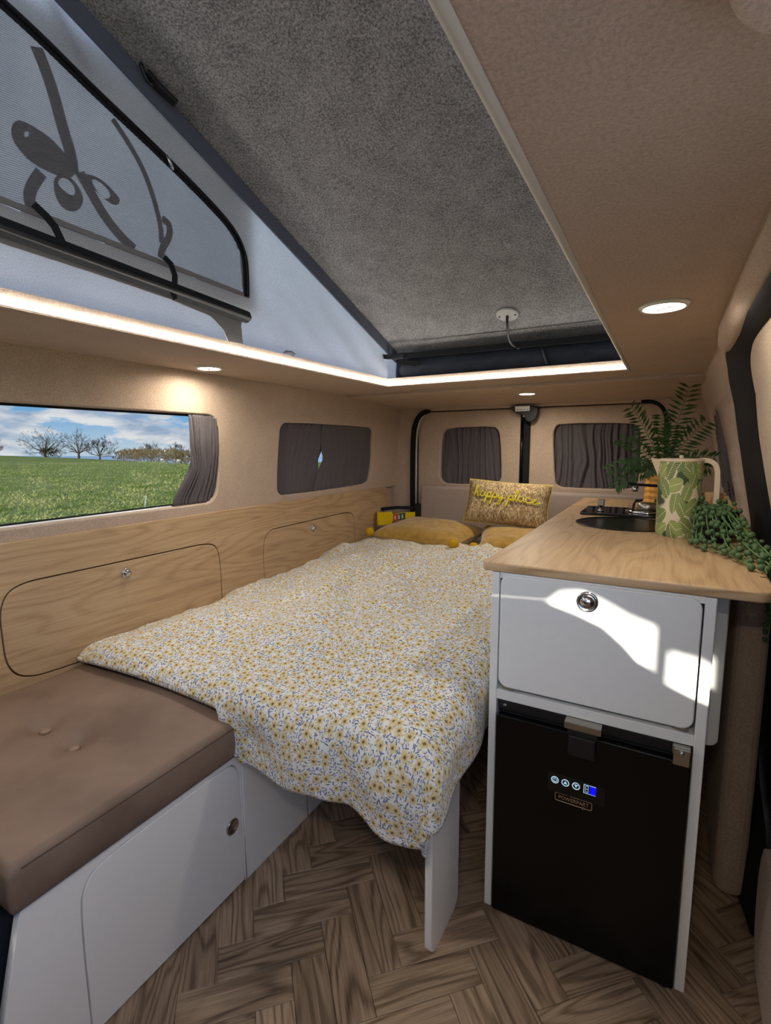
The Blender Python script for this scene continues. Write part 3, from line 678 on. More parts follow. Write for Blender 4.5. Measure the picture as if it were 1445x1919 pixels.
add_curtain('curtain', 'dark grey curtain filling the rear door window behind the fern', curtain_sheet(rearc(-.575,-.11,.10), 160, 24, .013, 9, 6.0), 'rear door curtains')
def rq(u, v):
    z = 1.29-v*.40; return (RX(z)+.012, 2.20+u*.60, z), (1, 0, 0)
rc_ = add_curtain('curtain', 'mauve grey curtain beside the fern behind the black door seal', curtain_sheet(rq, 100, 24, .012, 6, 5.0))
tg = plate([(2.255,.965),(2.285,.99),(2.30,.955),(2.27,.93)], [], .003, 0, 0, lambda u, v, w_: (RX(v)-.012+w_, u, v)); link('curtain_tab', tg, 'black_plastic', rc_)
MB().lathe([(.006,0),(.006,.004)], n=12).map(lambda x, y, z: (RX(.96)-.012-z, 2.279+x, .960+y)).build('press_stud', 'chrome', rc_)
struct(link('window_5', plate(W3, [], .004, 0, 0, lambda u, v, w_: (RX(v)+.04+w_, u, v)), 'glass'), 'rear quarter window behind a curtain')
struct(MB().box(.168,.236,1.385,1.74,0,.84).build('wall_right_pillar', 'carpet', bev=.028, seg=4), 'carpeted pillar foot beside the kitchen cabinet')
# sliding door: black seal, upper carpeted panel with curtained window, dark middle, lower card
def seal_pt(y, z, off): return (RX(z)+off, y, z)
s2 = [(y, z) for y, z in SEALs]
sd = thing('trim_8', 'black rubber seal round the sliding door opening', 'seal', (.24, 1.4, 0)); del sd['category']; struct(sd)
INN = smooth_loop([(.60,1.350),(.95,1.351),(1.10,1.351),(1.30,1.350),(1.40,1.342),(1.455,1.325),(1.50,1.295),(1.56,1.20),(1.582,1.12),(1.545,1.0),(1.52,.92),(1.53,.76),(1.57,.62),(1.58,.42),(1.54,.28),(1.42,.24),(1.35,.22),(1.32,.15),(1.30,.08),(1.29,0)], 2, False)
sm = MB(); rows = [(0,.004),(.06,-.009),(.25,-.012),(.55,-.004),(.9,.002),(1.0,.016)]; n_ = len(INN)
for f_, off in rows:
    for (a_, b_) in zip(s2, INN): sm.v.append(seal_pt(a_[0]+(b_[0]-a_[0])*f_, max(0, a_[1]+(b_[1]-a_[1])*f_), off))
for r in range(len(rows)-1):
    for i in range(n_-1): sm.f.append((r*n_+i, r*n_+i+1, (r+1)*n_+i+1, (r+1)*n_+i))
sm.build('rubber_seal', 'rubber', sd, True, fix=False)
DW = smooth_loop([(1.27,1.275),(1.30,1.23),(1.27,.95),(1.22,.915),(.75,.915),(.70,.95),(.70,1.26),(.75,1.285)], 1)
slide = struct(link('door_3', plate([(.62,.88),(1.60,.88),(1.64,1.05),(1.64,1.18),(1.56,1.29),(1.48,1.345),(1.35,1.366),(.62,1.366)], [DW], .03, .006, 2, rfn(.012), rcuts), 'carpet'), 'carpeted sliding door with a curtained window')
link('middle_panel', plate([(.62,.0),(1.43,.0),(1.46,.2),(1.55,.22),(1.75,.25),(1.80,.5),(1.74,.88),(.62,.88)], [], .03, .006, 2, rfn(.022), rcuts), 'dark_trim', slide)
link('door_card', plate(smooth_loop([(.62,.01),(1.17,.01),(1.23,.06),(1.27,.17),(1.268,.25),(1.24,.27),(.62,.27)], 1), [], .03, .008, 2, rfn(-.008), rcuts), 'carpet', slide)
def dwc(u, v):
    z = 1.29-v*.38; return (RX(z)+.03, .69+u*.62, z), (1, 0, 0)
add_curtain('curtain', 'mauve curtain over the sliding door window', curtain_sheet(dwc, 80, 16, .008, 7, 7.0))
struct(MB().box(.16,.245,.3,1.37,-.004,.004).build('trim_9', 'rubber', bev=.002), 'black step edge along the sliding door') if False else None

# ------------------------------------------------------------------ lamps
def led(name, label, pts):
    o = tag(MB().tube(pts, .0056, 8).build(name, 'led', smooth=True), label, 'light strip', 'strip lights round the roof opening')
    return o
led('light_strip', 'glowing strip light along the long edge of the roof opening', [(-1.1345, y, 1.4095) for y in (-.2,.5,1.2,2.05)])
led('light_strip', 'glowing strip light across the rear edge of the roof opening', [(x, 2.0545, 1.4095) for x in (-1.136,-.8,-.4,-.145)])
def spot(label, x, y, z, watts, r=.041):
    o = thing('downlight', label, 'downlight', (x, y, z), 'recessed ceiling lights')
    MB().lathe([(r*.86,-.002),(r*.9,-.007),(r*1.0,-.0075),(r*1.08,-.004),(r*1.1,0)], (x,y,z), 28).build('ring', 'spot_ring', o, True)
    MB().lathe([(.0001,-.0062),(r*.5,-.006),(r*.84,-.0055),(r*.86,-.002)], (x,y,z), 28).build('diffuser', 'spot_glow', o, True)
    for k in range(3): MB().lathe([(.0035,-.0085),(.0035,-.006)], (x+(k-1)*.009, y-(k-1)*.009, z), 8).build('lens', 'dash', o)
    l = bpy.data.lights.new('downlight_lamp', 'AREA'); l.shape = 'DISK'; l.size = r*1.7; l.energy = watts; l.color = (1.0,.88,.70); l.spread = math.radians(170)
    lo = bpy.data.objects.new('lamp', l); COL.objects.link(lo); lo.parent = o; lo.location = (0,0,-.012)
    return o
spot('round downlight above the open side window', -1.385, 1.238, 1.40, 1.0)
spot('round downlight in the wide ceiling panel above the worktop', -.022, 1.151, 1.40, .75)
spot('round downlight in the header over the rear doors', -.62, 2.541, 1.386, 1.4)
spot('round downlight over the front of the bench', -1.385, .15, 1.40, 1.4)
spot('round downlight behind the camera over the aisle', -.022, -.10, 1.40, 1.4)

# ------------------------------------------------------------------ pop-top details
dk = thing('cable_grommet', 'grey oval cable plate with black cable on the felt roof', 'cable plate', (-.561,1.956,roofz(1.956)))
def onroof(x, y, h): n = Vector((0,.35,1)).normalized(); return (x-n.x*h, y-n.y*h, roofz(y)-n.z*h)
MB().lathe([(.040,0),(.043,.002),(.043,.005),(.038,.008),(.0001,.009)], n=32).map(lambda x, y, z: onroof(-.561+x, 1.956+y*.94, z)).build('plate', 'grey_plastic', dk, True)
for sx in (-1, 1): MB().lathe([(.004,.0),(.004,.0095)], n=10).map(lambda x, y, z: onroof(-.561+sx*.030+x, 1.956+y, z)).build('screw', 'dash', dk)
MB().tube(smooth_loop([onroof(-.561,1.956,.004), onroof(-.561,1.962,.03), (-.572,2.01,1.555), (-.570,2.05,1.53), (-.54,2.07,1.515)], 2, False), .0055, 8).build('cable', 'black_plastic', dk, True)
hk = thing('roof_buckle', 'black roof strap buckle hanging at the canvas edge', 'buckle', (-1.117,.899,roofz(.899)))
MB().ribbon([(-1.118,.855,roofz(.855)-.012),(-1.112,.88,roofz(.88)-.02),(-1.104,.925,roofz(.925)-.022)], .022, .010, (1,0,0)).build('clasp', 'black_plastic', hk, bev=.003)
MB().tube(smooth_loop([(-1.118,.842,roofz(.842)-.004),(-1.118,.855,roofz(.855)-.028),(-1.116,.872,roofz(.872)-.026),(-1.116,.875,roofz(.875)-.004)], 1, False), .004, 6).build('loop', 'black_plastic', hk, True)
rf = MB()
def rollpt(u, v):
    x = -1.10+u*.99; a = 2*PI*v; k = 1+.10*fbm(u*9, math.cos(a)*1.2, math.sin(a))+.05*math.sin(u*60+a*2)
    e = min(1, min(u, 1-u)*22+.45)
    return (x, 2.115+.045*k*e*math.cos(a), 1.480+.046*k*e*math.sin(a)-.006*u)
rf.grid(90, 24, rollpt)
rl = tag(rf.build('rolled_canvas', 'roll_fabric', smooth=True), 'dark rolled canvas strapped down across the rear of the roof opening', 'canvas roll')
MB().tube(smooth_loop([(-.46,2.118,1.532),(-.455,2.07,1.520),(-.44,2.062,1.48),(-.43,2.066,1.445)], 2, False), .006, 6).build('elastic_loop', 'black_plastic', rl, True)
sr_ = thing('strap', 'black webbing strap with side release buckle above the rolled canvas', 'strap', (-1.1,2.05,1.53))
MB().ribbon([(-1.05,2.056,1.530),(-.8,2.058,1.529),(-.5,2.06,1.527),(-.13,2.06,1.524)], .024, .003, (0,.15,1)).build('webbing', 'webbing', sr_)
MB().box(-1.115,-1.05,2.044,2.056,1.516,1.543).build('buckle', 'black_plastic', sr_, bev=.004)
MB().box(-1.135,-1.115,2.045,2.055,1.520,1.540).build('buckle_tongue', 'black_plastic', sr_, bev=.003)
MB().ribbon([(-1.13,2.05,1.53),(-1.145,2.04,1.532),(-1.165,2.02,1.534)], .020, .003, (0,0,1)).build('loose_end', 'webbing', sr_)
MB().ribbon([(-1.09,2.05,1.516),(-1.06,2.05,1.500),(-.99,2.05,1.488)], .026, .004, (0,.2,1)).build('lower_strap', 'webbing', sr_)
tag(MB().ribbon([(-1.132,1.335,1.442),(-1.128,1.36,1.444),(-1.134,1.385,1.441)], .012, .003, (1,0,.4)).build('fabric_tab', 'webbing'), 'tiny black fabric tab on the rim below the canvas', 'tab')

# ------------------------------------------------------------------ cab seat (its edge shows in the lower corner)
cs_ = thing('cab_seat', 'dark navy cab seat at the end of the bench', 'seat', (-1.25,-.1,0))
link('backrest', plate(rrect(-1.49,-.98,.30,.98,(.02,.02,.12,.12)), [], .10, .02, 3, yfn(-.25)), 'dark_fabric', cs_)
link('headrest', plate(rrect(-1.36,-1.11,1.0,1.16,.05), [], .08, .02, 3, yfn(-.24)), 'dark_fabric', cs_)
link('seat_side', plate([(-.42,.02),(.405,.02),(.415,.05),(.415,.20),(.41,.32),(.36,.345),(.30,.352),(.287,.40),(.25,.42),(-.42,.42)], [], .56, .012, 2, lambda u, v, w_: (-1.48+w_, u, v)), 'dark_fabric', cs_)
MB().box(-1.46,-.98,-.4,.22,0,.03).build('base', 'dash', cs_)
ps = thing('cab_seat', 'dark passenger seat added behind the camera to shape the sun patch', 'seat', (-.1,-.3,0))
link('backrest', plate([(-.42,.30),(.18,.30),(.18,.88),(.145,.907),(.108,.916),(.075,.928),(.046,.939),(.023,.962),(0,.972),(-.024,.998),(-.065,1.031),(-.114,1.049),(-.18,1.066),(-.30,1.058),(-.42,1.06)], [], .03, 0, 0, yfn(-.315)), 'dark_fabric', ps)  # unseen added seat; outline follows the lower edge of the sun patch
MB().box(-.34,.16,-.85,-.315,.0,.42).build('squab', 'dark_fabric', ps, bev=.04, seg=3)
db = tag(MB().box(-1.5,.18,-1.19,-.9,.0,.84).build('dashboard', 'dash', bev=.05, seg=4), 'unseen dark dashboard added across the cab to block low sun', 'dashboard')  # unseen, added with the cab front to limit the sun coming in

# ------------------------------------------------------------------ side locker panel with drop-down doors
lk = thing('side_locker', 'pale oak locker panel along the wall under the windows', 'locker', (-1.55, 1.7, .46))
PO = smooth_loop([(.02,.38),(2.66,.38),(2.655,.62),(2.652,.69),(2.685,.712),(2.77,.718),(2.802,.735),(2.797,.80),(2.785,.855),(2.765,.871),(2.73,.872)], 1)
PO = [(.02,.38),(2.66,.38)]+smooth_loop([(2.66,.38),(2.652,.62),(2.652,.70),(2.70,.712),(2.77,.714),(2.806,.735),(2.797,.80),(2.785,.865),(2.74,.872)], 2, False)[1:]+[(.02,.872)]
D1 = smooth_loop([(.622,.61),(.622,.70),(.66,.757),(.80,.757),(1.20,.757),(1.335,.757),(1.385,.735),(1.397,.66),(1.397,.54),(1.397,.465),(.75,.465),(.66,.480),(.625,.53)], 3)
D2 = smooth_loop([(1.64,.70),(1.68,.757),(1.78,.757),(2.2,.762),(2.34,.762),(2.395,.735),(2.404,.66),(2.404,.52),(2.39,.485),(1.70,.485),(1.655,.50),(1.64,.56)], 3)
link('face_panel', plate(PO, [D1, D2], .018, .001, 1, lambda u, v, w_: (-1.568+w_, u, v)), 'oak', lk)
def shrink(pl, d):
    n = len(pl); ar = sum(pl[k-1][0]*pl[k][1]-pl[k][0]*pl[k-1][1] for k in range(n)); sg = 1 if ar > 0 else -1; out = []
    for i in range(n):
        t = (Vector(pl[(i+1) % n])-Vector(pl[i-1])).normalized(); out.append((pl[i][0]-t.y*d*sg, pl[i][1]+t.x*d*sg))
    return out
MB().box(-1.572,-1.5685,.3,2.64,.4,.86).build('backing_board', 'groove', lk)
for D, kx in ((D1, (.992,.713)), (D2, (2.008,.715))):
    dr = link('locker_door', plate(shrink(D, .0045), [], .017, .0015, 1, lambda u, v, w_: (-1.5675+w_, u, v)), 'oak', lk)
    MB().lathe([(.0175,0),(.0175,.003),(.0145,.006),(.0135,.004),(.012,.0045),(.011,.010),(.006,.013),(.0001,.0135)], n=28).map(lambda x, y, z: (-1.5505+z, kx[0]+x, kx[1]+y)).build('push_lock', 'chrome', dr, True)
# ------------------------------------------------------------------ bench base and seat cushion
bb = thing('bench_cabinet', 'white bench cabinet under the brown seat cushion', 'bench', (-1.2, 1.4, 0))
MB().box(-1.54,-.915,.43,2.62,0.0,.366).build('carcass', 'white', bb)
xf = lambda u, v, w_: (-.915+w_, u, v)
DB = [(.438,.003)]+smooth_loop([(.438,.003),(.436,.28),(.448,.325),(.485,.346),(.79,.350),(.822,.338),(.835,.30),(.837,.20),(.837,.003)], 2, False)[1:]
link('front_panel', plate([(.262,.0)]+[(DB[0][0]-.002,.0)]+shrink(DB, -.002)[1:-1]+[(.839,.0),(.842,.0),(.842,.366),(.345,.366)], [], .018, .0008, 1, xf), 'white', bb)
dr = link('access_door', plate(shrink(DB, .002), [], .0175, .001, 1, xf), 'white', bb)
MB().lathe([(.020,0),(.020,.003),(.016,.005),(.0145,.003),(.0001,.0035)], n=28).map(lambda x, y, z: (-.8975+z, .803+x, .182+y)).build('push_lock', 'chrome', dr, True)
link('front_panel', plate([(.845,0),(1.10,0),(1.10,.366),(.845,.366)], [], .018, .0012, 1, xf), 'white', bb)
link('front_panel', plate([(1.104,0),(2.60,0),(2.60,.366),(1.104,.366)], [], .018, .0012, 1, xf), 'white', bb)
BT = [(-1.285,.585),(-1.150,.578)]
def cush(u, v):
    x = -1.545+u*.665; y = .325+v*.52
    return x, y
cm = MB(); NU, NV = 70, 60
def cz(x, y):
    z = .462+.016*math.sin(PI*min(1, max(0, (x+1.545)/.665)))*math.sin(PI*min(1, max(0, (y-.325)/.75)))
    for bx, by in BT:
        d2 = (x-bx)**2/.0022+(y-by)**2/.0014; z -= .014*math.exp(-d2)+.022*math.exp(-math.hypot(x-bx, y-by)/.055)
    mx, my = sum(b[0] for b in BT)/2, sum(b[1] for b in BT)/2
    z -= .006*math.exp(-((y-my-.12*(x-mx))/.018)**2-((x-mx)/.16)**2)
    return z
def cpt(u, v, bot=False):
    x, y = cush(u, v); r = .018
    ex = max(0, abs(u-.5)*.665-(.665/2-r)); ey = max(0, abs(v-.5)*.52-(.52/2-r)); e = min(r, math.hypot(ex, ey)*.98)
    return (x, y, cz(x, y)-(r-math.sqrt(max(0, r*r-e*e)))*.8)
cm.grid(NU, NV, cpt)
edge = [i for i in range(NU+1)]+[j*(NU+1)+NU for j in range(1, NV+1)]+[NV*(NU+1)+i for i in range(NU-1, -1, -1)]+[j*(NU+1) for j in range(NV-1, 0, -1)]
base_i = len(cm.v); rings = [(.44,.002),(.41,.004),(.385,.002),(.370,-.006)]
cx, cy = -1.545+.3325, .325+.26
for z, o_ in rings:
    for i in edge:
        p = cm.v[i]; cm.v.append((p[0]+o_*((p[0] > cx)*2-1 if abs(p[0]-cx) > .32 else 0), p[1]+o_*((p[1] > cy)*2-1 if abs(p[1]-cy) > .25 else 0), z))
E_ = len(edge); prev = edge
for k in range(len(rings)):
    cur = [base_i+k*E_+i for i in range(E_)]
    for i in range(E_): cm.f.append((prev[i], cur[i], cur[(i+1) % E_], prev[(i+1) % E_]))
    prev = cur
cm.f.append(tuple(prev))
co_ = tag(cm.build('seat_cushion', 'leather', smooth=True), 'brown leather seat cushion with two tufted buttons', 'cushion')
for bx, by in BT: MB().lathe([(.0125,-.006),(.0135,.001),(.010,.0045),(.0001,.006)], (bx,by,cz(bx,by)+.007), 20).build('button', 'leather_button', co_, True)
MB().tube([(-.8795,.345+.012*i,cz(-.89,.345+.012*i)-.014) for i in range(40)], .0014, 5).build('seam', 'stitch', co_, True)
for i in range(58): pass
MB().tube([(-1.53+.013*i,.3285,cz(-1.53+.013*i,.335)-.012) for i in range(50)], .0014, 5).build('seam', 'stitch', co_, True)
tag(MB().box(-1.54,-.92,.87,2.60,.370,.462).build('bench_cushion', 'leather', bev=.015, seg=3), 'brown leather bench cushion under the floral duvet', 'cushion')

# ------------------------------------------------------------------ bed extension, leg
bx_ = thing('bed_extension', 'white pull-out bed board on a panel leg beside the fridge', 'bed frame', (-.6, 1.7, 0))
MB().box(-.895,-.378,.885,2.60,.375,.395).build('board', 'white', bx_, bev=.004)
link('leg', plate(rrect(.888,1.052,0,.375,(.03,.03,.02,.03),5), [], .018, .003, 2, lambda u, v, w_: (-.405+w_, u, v)), 'white', bx_)
tag(MB().box(-.90,-.43,.905,2.60,.395,.470).build('mattress', 'leather', bev=.02, seg=3), 'brown infill mattress on the pull-out board', 'mattress')

# ------------------------------------------------------------------ duvet
XE, YE = -.415, .868
def ztop(x, y):
    z = .545+.030*sstep(-1.50,-1.1,x)*sstep(.8,1.2,y)+.05*sstep(1.5,2.45,y)
    z -= .035*sstep(-1.42,-1.56,x)*(1-.3*sstep(1.8,2.4,y)); z -= .010*sstep(1.15,.84,y)
    z += .022*fbm(x*3.2, y*2.0, 1)+.016*fbm(x*7+y*3, y*6-x*2, 4)*sstep(.85,1.2,y)
    z += .007*math.sin(x*16+y*9+2.2*fbm(x*2, y*2))*sstep(.9,1.4,y)
    z += .016*(1-abs(fbm(x*3.5+y*2.0, y*1.6-x*.8, 9))*2.2)*sstep(1.0,1.6,y)
    return z
def bend(d, r):
    q = r*PI/2
    return (r*math.sin(d/r), r*(1-math.cos(d/r))) if d < q else (r, r+d-q)
dm = MB(); NU, NV = 190, 250; UVS = []
def over(x): return .098+(.218-.098)*sstep(-.97,-.86,x)+.015*math.sin(x*11)*sstep(-.9,-.8,x)
OX = .175
def dpt(u, v):
    s_ = -1.546+u*(XE+1.546+OX); dx = max(0, s_-XE); xc = min(s_, XE)
    ov = over(xc); yb = 2.46-.10*(xc+1.5)
    t_ = yb+v*(YE-ov-yb); dy = max(0, YE-t_)
    hx, zx = bend(dx, .055); hy, zy = bend(dy, .065)
    z0 = ztop(min(s_, XE+.02), max(t_, YE-.02)); dr_ = (zx**3+zy**3)**(1/3) if dx and dy else max(zx, zy)
    kb_ = 1-sstep(-.93,-.885,xc)
    wob = .012*math.sin(s_*26+1.5*fbm(s_*4, 0))*sstep(.02,.16,dy) + .014*fbm(s_*6, t_*5, 3)*sstep(.02,.1,max(dx,dy))
    wobx = .008*math.sin(t_*24+1.2)*sstep(.03,.14,dx)
    corner = .030*sstep(.02,.15,min(dx, dy))
    x = xc+hx*.95+wobx+.01*sstep(.05,.1,dx)*sstep(1.1,.95,t_); y = max(t_, YE)-hy*.9-wob*(1-kb_)-corner*.6
    if y > 1.05: x = min(x, -.338)
    z = z0-dr_
    z = max(z, (cz(xc, max(y,.4))+.016)*kb_) if kb_ > .02 else z
    if kb_ < 1:
        z += .010*math.sin(s_*19)*sstep(.1,.2,dy)*(1-kb_)
    rear = sstep(.03,0,v); z -= rear*.03
    return (x, y, z)
dm.grid(NU, NV, dpt)
dme = dm.mesh('duvet'); ul = dme.uv_layers.new(name='UVMap')
for lp in dme.loops:
    i = lp.vertex_index; u = (i % (NU+1))/NU; v = (i//(NU+1))/NV
    xc = min(-1.546+u*(XE+1.546+OX), XE); yb = 2.46-.10*(xc+1.5); ul.data[lp.index].uv = (u*(XE+1.546+OX), yb+v*(YE-over(xc)-yb))
dv = link('duvet', dme, 'floral', smooth=True)
sdm = dv.modifiers.new('solid', 'SOLIDIFY'); sdm.thickness = .012; sdm.offset = -1
tag(dv, 'white duvet printed with yellow flowers and grey leaves over the bed', 'duvet')

# ------------------------------------------------------------------ pillows and scatter cushions
def pillow(name, m, c, size, rot, n=26, uvscale=1.0, pinch=.10, seed=0):
    mb = MB(); W_, H_, T_ = size
    def side(sg):
        def f(u, v):
            a, b = 2*u-1, 2*v-1
            x = a*(1-pinch*(1-abs(a))*0-pinch*(1-b*b)*.0)*W_/2*(1-pinch*.5*(1-abs(b)**1.5)*abs(a)**3); y = b*H_/2*(1-pinch*.5*(1-abs(a)**1.5)*abs(b)**3)
            k = max(0, (1-a**4)*(1-b**4))**.55
            return (x, y, sg*T_/2*k*(1+.10*fbm(a*2+seed, b*2, sg)))
        return f
    mb.grid(n, n, side(1)); mb.grid(n, n, side(-1), flip=True)
    R = Matrix.Rotation(rot[2], 3, 'Z') @ Matrix.Rotation(rot[1], 3, 'Y') @ Matrix.Rotation(rot[0], 3, 'X'); C_ = Vector(c)
    uvs = [((p[0]+W_/2)*uvscale, (p[1]+H_/2)*uvscale) for p in mb.v]
    mb.map(lambda x, y, z: tuple(C_+R @ Vector((x, y, z))))
    me = mb.mesh(name); ul = me.uv_layers.new(name='UVMap')
    for lp in me.loops: ul.data[lp.index].uv = uvs[lp.vertex_index]
    o = link(name, me, m, smooth=True); return o, (lambda x, y, z: tuple(C_+R @ Vector((x, y, z))))
p_, _ = pillow('pillow', 'floral', (-1.14,2.60,.550), (.62,.46,.12), (-.05,0,.02), seed=1); tag(p_, 'floral bed pillow under the wide mustard cushion', 'pillow', 'floral bed pillows')
p_, _ = pillow('pillow', 'floral', (-.62,2.58,.550), (.40,.46,.12), (-.05,0,-.02), seed=2); tag(p_, 'floral bed pillow beside the kitchen worktop', 'pillow', 'floral bed pillows')
def pom(parent, c, r):
    b = MB(); rnd = random.Random(int(c[0]*1000))
    b.grid(18, 12, lambda u, v: tuple(Vector(c)+Vector((math.cos(2*PI*u)*math.sin(PI*v), math.sin(2*PI*u)*math.sin(PI*v), math.cos(PI*v)))*r*(1+.14*noise.noise(Vector((math.cos(2*PI*u)*4, math.sin(2*PI*u)*4*math.sin(PI*v)+c[0]*9, v*9)))) ))
    for i in range(170):
        d = Vector((rnd.gauss(0,1), rnd.gauss(0,1), rnd.gauss(0,1))).normalized(); p = Vector(c)+d*r*.95; e = d.orthogonal().normalized()*r*.07
        b.add([p-e, p+e, p+d*r*.22, p+d.cross(e)], [(0,1,2),(1,3,2),(3,0,2)])
    return b.build('pompom', 'pompom', parent, True, fix=False)
MC = 'mustard velvet cushions'
m1, f1 = pillow('scatter_cushion', 'velvet', (-1.125,2.50,.648), (.52,.40,.125), (.06,.02,-.12), pinch=.14, seed=3); tag(m1, 'mustard velvet cushion with pompoms lying in front of the woven cushion', 'cushion', MC)
for a, b in ((1,-1),(-1,-1),(1,1)): pom(m1, f1(a*.262, b*.20, .018 if b < 0 else .01), .024)
m2, f2 = pillow('scatter_cushion', 'velvet', (-.60,2.50,.645), (.46,.40,.115), (.08,.0,.25), pinch=.14, seed=5); tag(m2, 'mustard velvet cushion half hidden behind the worktop', 'cushion', MC)
pom(m2, f2(-.235,-.205,.018), .024)
hpc, fh = pillow('scatter_cushion', 'weave', (-.728,2.62,.822), (.445,.245,.115), (math.radians(68),.055,math.radians(4)), pinch=.10, seed=8); hpc.name = 'woven_cushion'
tag(hpc, 'woven tan cushion with yellow happy place lettering', 'cushion')
# piping round its edge
ring = []
for (a0, b0, a1, b1) in ((-1,-1,1,-1),(1,-1,1,1),(1,1,-1,1),(-1,1,-1,-1)):
    for i in range(12):
        a = a0+(a1-a0)*i/12; b = b0+(b1-b0)*i/12
        ring.append(fh(a*.2225*(1-.05*(1-abs(b)**1.5)*abs(a)**3), b*.1225*(1-.05*(1-abs(a)**1.5)*abs(b)**3), 0))
MB().tube(ring+[ring[0]],   .0014, 6).build('piping', 'thread', hpc, True)
# handwriting: polylines in letter units (x advance, y up)
def arc(cx, cy, rx, ry, a0, a1, n=10): return [(cx+rx*math.cos(math.radians(a0+(a1-a0)*i/n)), cy+ry*math.sin(math.radians(a0+(a1-a0)*i/n))) for i in range(n+1)]
def bowl(): return arc(.42,.48,.34,.42,55,385,14)+[(.80,.86),(.80,.25),(.95,.08),(1.1,.15)]
def Lp(): return [(-.1,.1),(.1,.5),(.15,.85),(.05,-.2),(-.12,-.85),(-.2,-.95),(-.22,-.7),(0,0),(.2,.55)]+arc(.42,.5,.26,.38,150,-140,12)+[(.35,.08),(.75,.05),(.95,.15)]
def Ly(): return [(0,.8),(.02,.3),(.2,.05),(.5,.2),(.68,.8),(.62,.2),(.45,-.6),(.15,-.95),(-.05,-.75),(.3,-.2),(.95,.25)]
def Ll(): return [(-.05,.1),(.25,.7),(.42,1.5),(.35,1.85),(.2,1.75),(.12,1.0),(.15,.3),(.35,.05),(.6,.2)]
def Lh(): return [(-.1,.15),(.2,.8),(.42,1.6),(.32,1.95),(.18,1.7),(.08,.6),(.02,0),(.2,.55),(.42,.8),(.55,.6),(.52,.15),(.7,.02),(.9,.2)]
def Lc(): return arc(.45,.45,.36,.42,50,310,14)+[(.95,.2)]
def Le(): return [(-.05,.2),(.4,.4),(.62,.65),(.45,.88),(.2,.75),(.12,.4),(.3,.06),(.65,.05),(1.0,.3),(1.3,.35)]
words = [(Lh(),0),(bowl(),.92),(Lp(),2.0),(Lp(),2.95),(Ly(),3.95),(Lp(),5.5),(Ll(),6.45),(bowl(),7.0),(Lc(),8.1),(Le(),9.05)]
for pts, off in words:
    P = []
    for (a, b) in smooth_loop(pts, 2, False):
        X = (a+off-5.05)*.0335; Yy = (b-.3)*.034+.012+.002*(5-off)
        A, B = X/.2225, Yy/.1225; k = max(0, (1-A**4)*(1-B**4))**.55
        P.append(fh(X, Yy, .0575*k*(1+.10*fbm(A*2+8, B*2, 1))+.0055))
    MB().tube(P, .0028, 6).build('lettering', 'thread', hpc, True)

# ------------------------------------------------------------------ yellow band in the corner, headboard pads
yb_ = thing('webbing_band', 'yellow band with red and green label on a black strap in the rear corner', 'strap', (-1.47,2.75,.69))
yp = smooth_loop([(-1.548,2.66,.69),(-1.52,2.60,.69),(-1.492,2.62,.688),(-1.47,2.70,.686)], 2, False)
MB().ribbon(yp, .078, .006, (0,0,1)).build('loop', 'yellow_band', yb_)
MB().ribbon([(-1.47,2.70,.686),(-1.44,2.80,.686),(-1.385,2.885,.686)], .044, .005, (0,0,1)).build('band', 'yellow_band', yb_)
MB().ribbon([(-1.464,2.707,.686),(-1.452,2.747,.686)], .040, .0062, (0,0,1)).build('red_label', 'red_print', yb_)
MB().ribbon([(-1.450,2.755,.686),(-1.434,2.808,.686)], .040, .0064, (0,0,1)).build('green_label', 'green_print', yb_)
for k in range(3): MB().ribbon([(-1.4595+.011*k,2.712+.030*k,.686),(-1.4565+.011*k,2.722+.030*k,.686)], .024, .0085, (0,0,1)).build('print', 'pale_print', yb_)
MB().ribbon([(-1.545,2.70,.735),(-1.50,2.82,.735),(-1.40,2.90,.73)], .02, .006, (0,0,1)).build('black_strap', 'webbing', yb_)
MB().box(-1.40,-1.355,2.87,2.90,.64,.76).build('bracket', 'black_plastic', yb_, bev=.006)
tag(MB().box(-1.345,-.75,2.845,2.905,.45,.882).build('headboard_pad', 'pad', bev=.018, seg=4), 'mauve beige upholstered pad behind the woven cushion, on the small-window door', 'pad', 'upholstered door pads')
tag(MB().box(-.69,-.03,2.845,2.905,.45,.872).build('headboard_pad', 'pad', bev=.018, seg=4), 'mauve beige upholstered pad behind the worktop end', 'pad', 'upholstered door pads')

# ------------------------------------------------------------------ kitchen unit
ku = thing('kitchen_unit', 'white kitchen cabinet with flap door above the fridge', 'kitchen cabinet', (-.115, 1.8, 0))
MB().box(-.330,-.312,1.08,2.62,0,.846).build('side_panel', 'white', ku, bev=.002)
MB().box(.080,.099,1.08,1.66,0,.846).build('side_panel', 'white', ku, bev=.002)
MB().box(-.312,.080,1.081,1.60,.545,.568).build('shelf_rail', 'rail', ku, bev=.0015)
MB().box(-.312,.080,1.085,1.60,.832,.846).build('top_rail', 'rail', ku, bev=.001)
MB().box(-.312,.080,1.60,1.615,0,.832).build('back_panel', 'white', ku)
link('filler_panel', plate(rrect(.100,.137,.465,.846,(.001,.018,.001,.001)), [], .016, .002, 2, yfn(1.25)), 'rail', ku)
fd = link('flap_door', plate(rrect(-.309,.077,.578,.845-.003,.022), [], .016, .003, 2, lambda u, v, w_: (u, 1.078+w_, v)), 'white', ku)
MB().lathe([(.022,0),(.022,.004),(.0175,.0065),(.0165,.003),(.014,.0035),(.0135,.0075),(.0001,.0085)], n=32).map(lambda x, y, z: (-.125+x, 1.078-z, .807+y)).build('push_lock', 'chrome', fd, True)
MB().box(-.297,-.272,1.075,1.079,.5765,.580).build('hinge', 'steel', fd)
MB().box(.045,.070,1.075,1.079,.5765,.580).build('hinge', 'steel', fd)
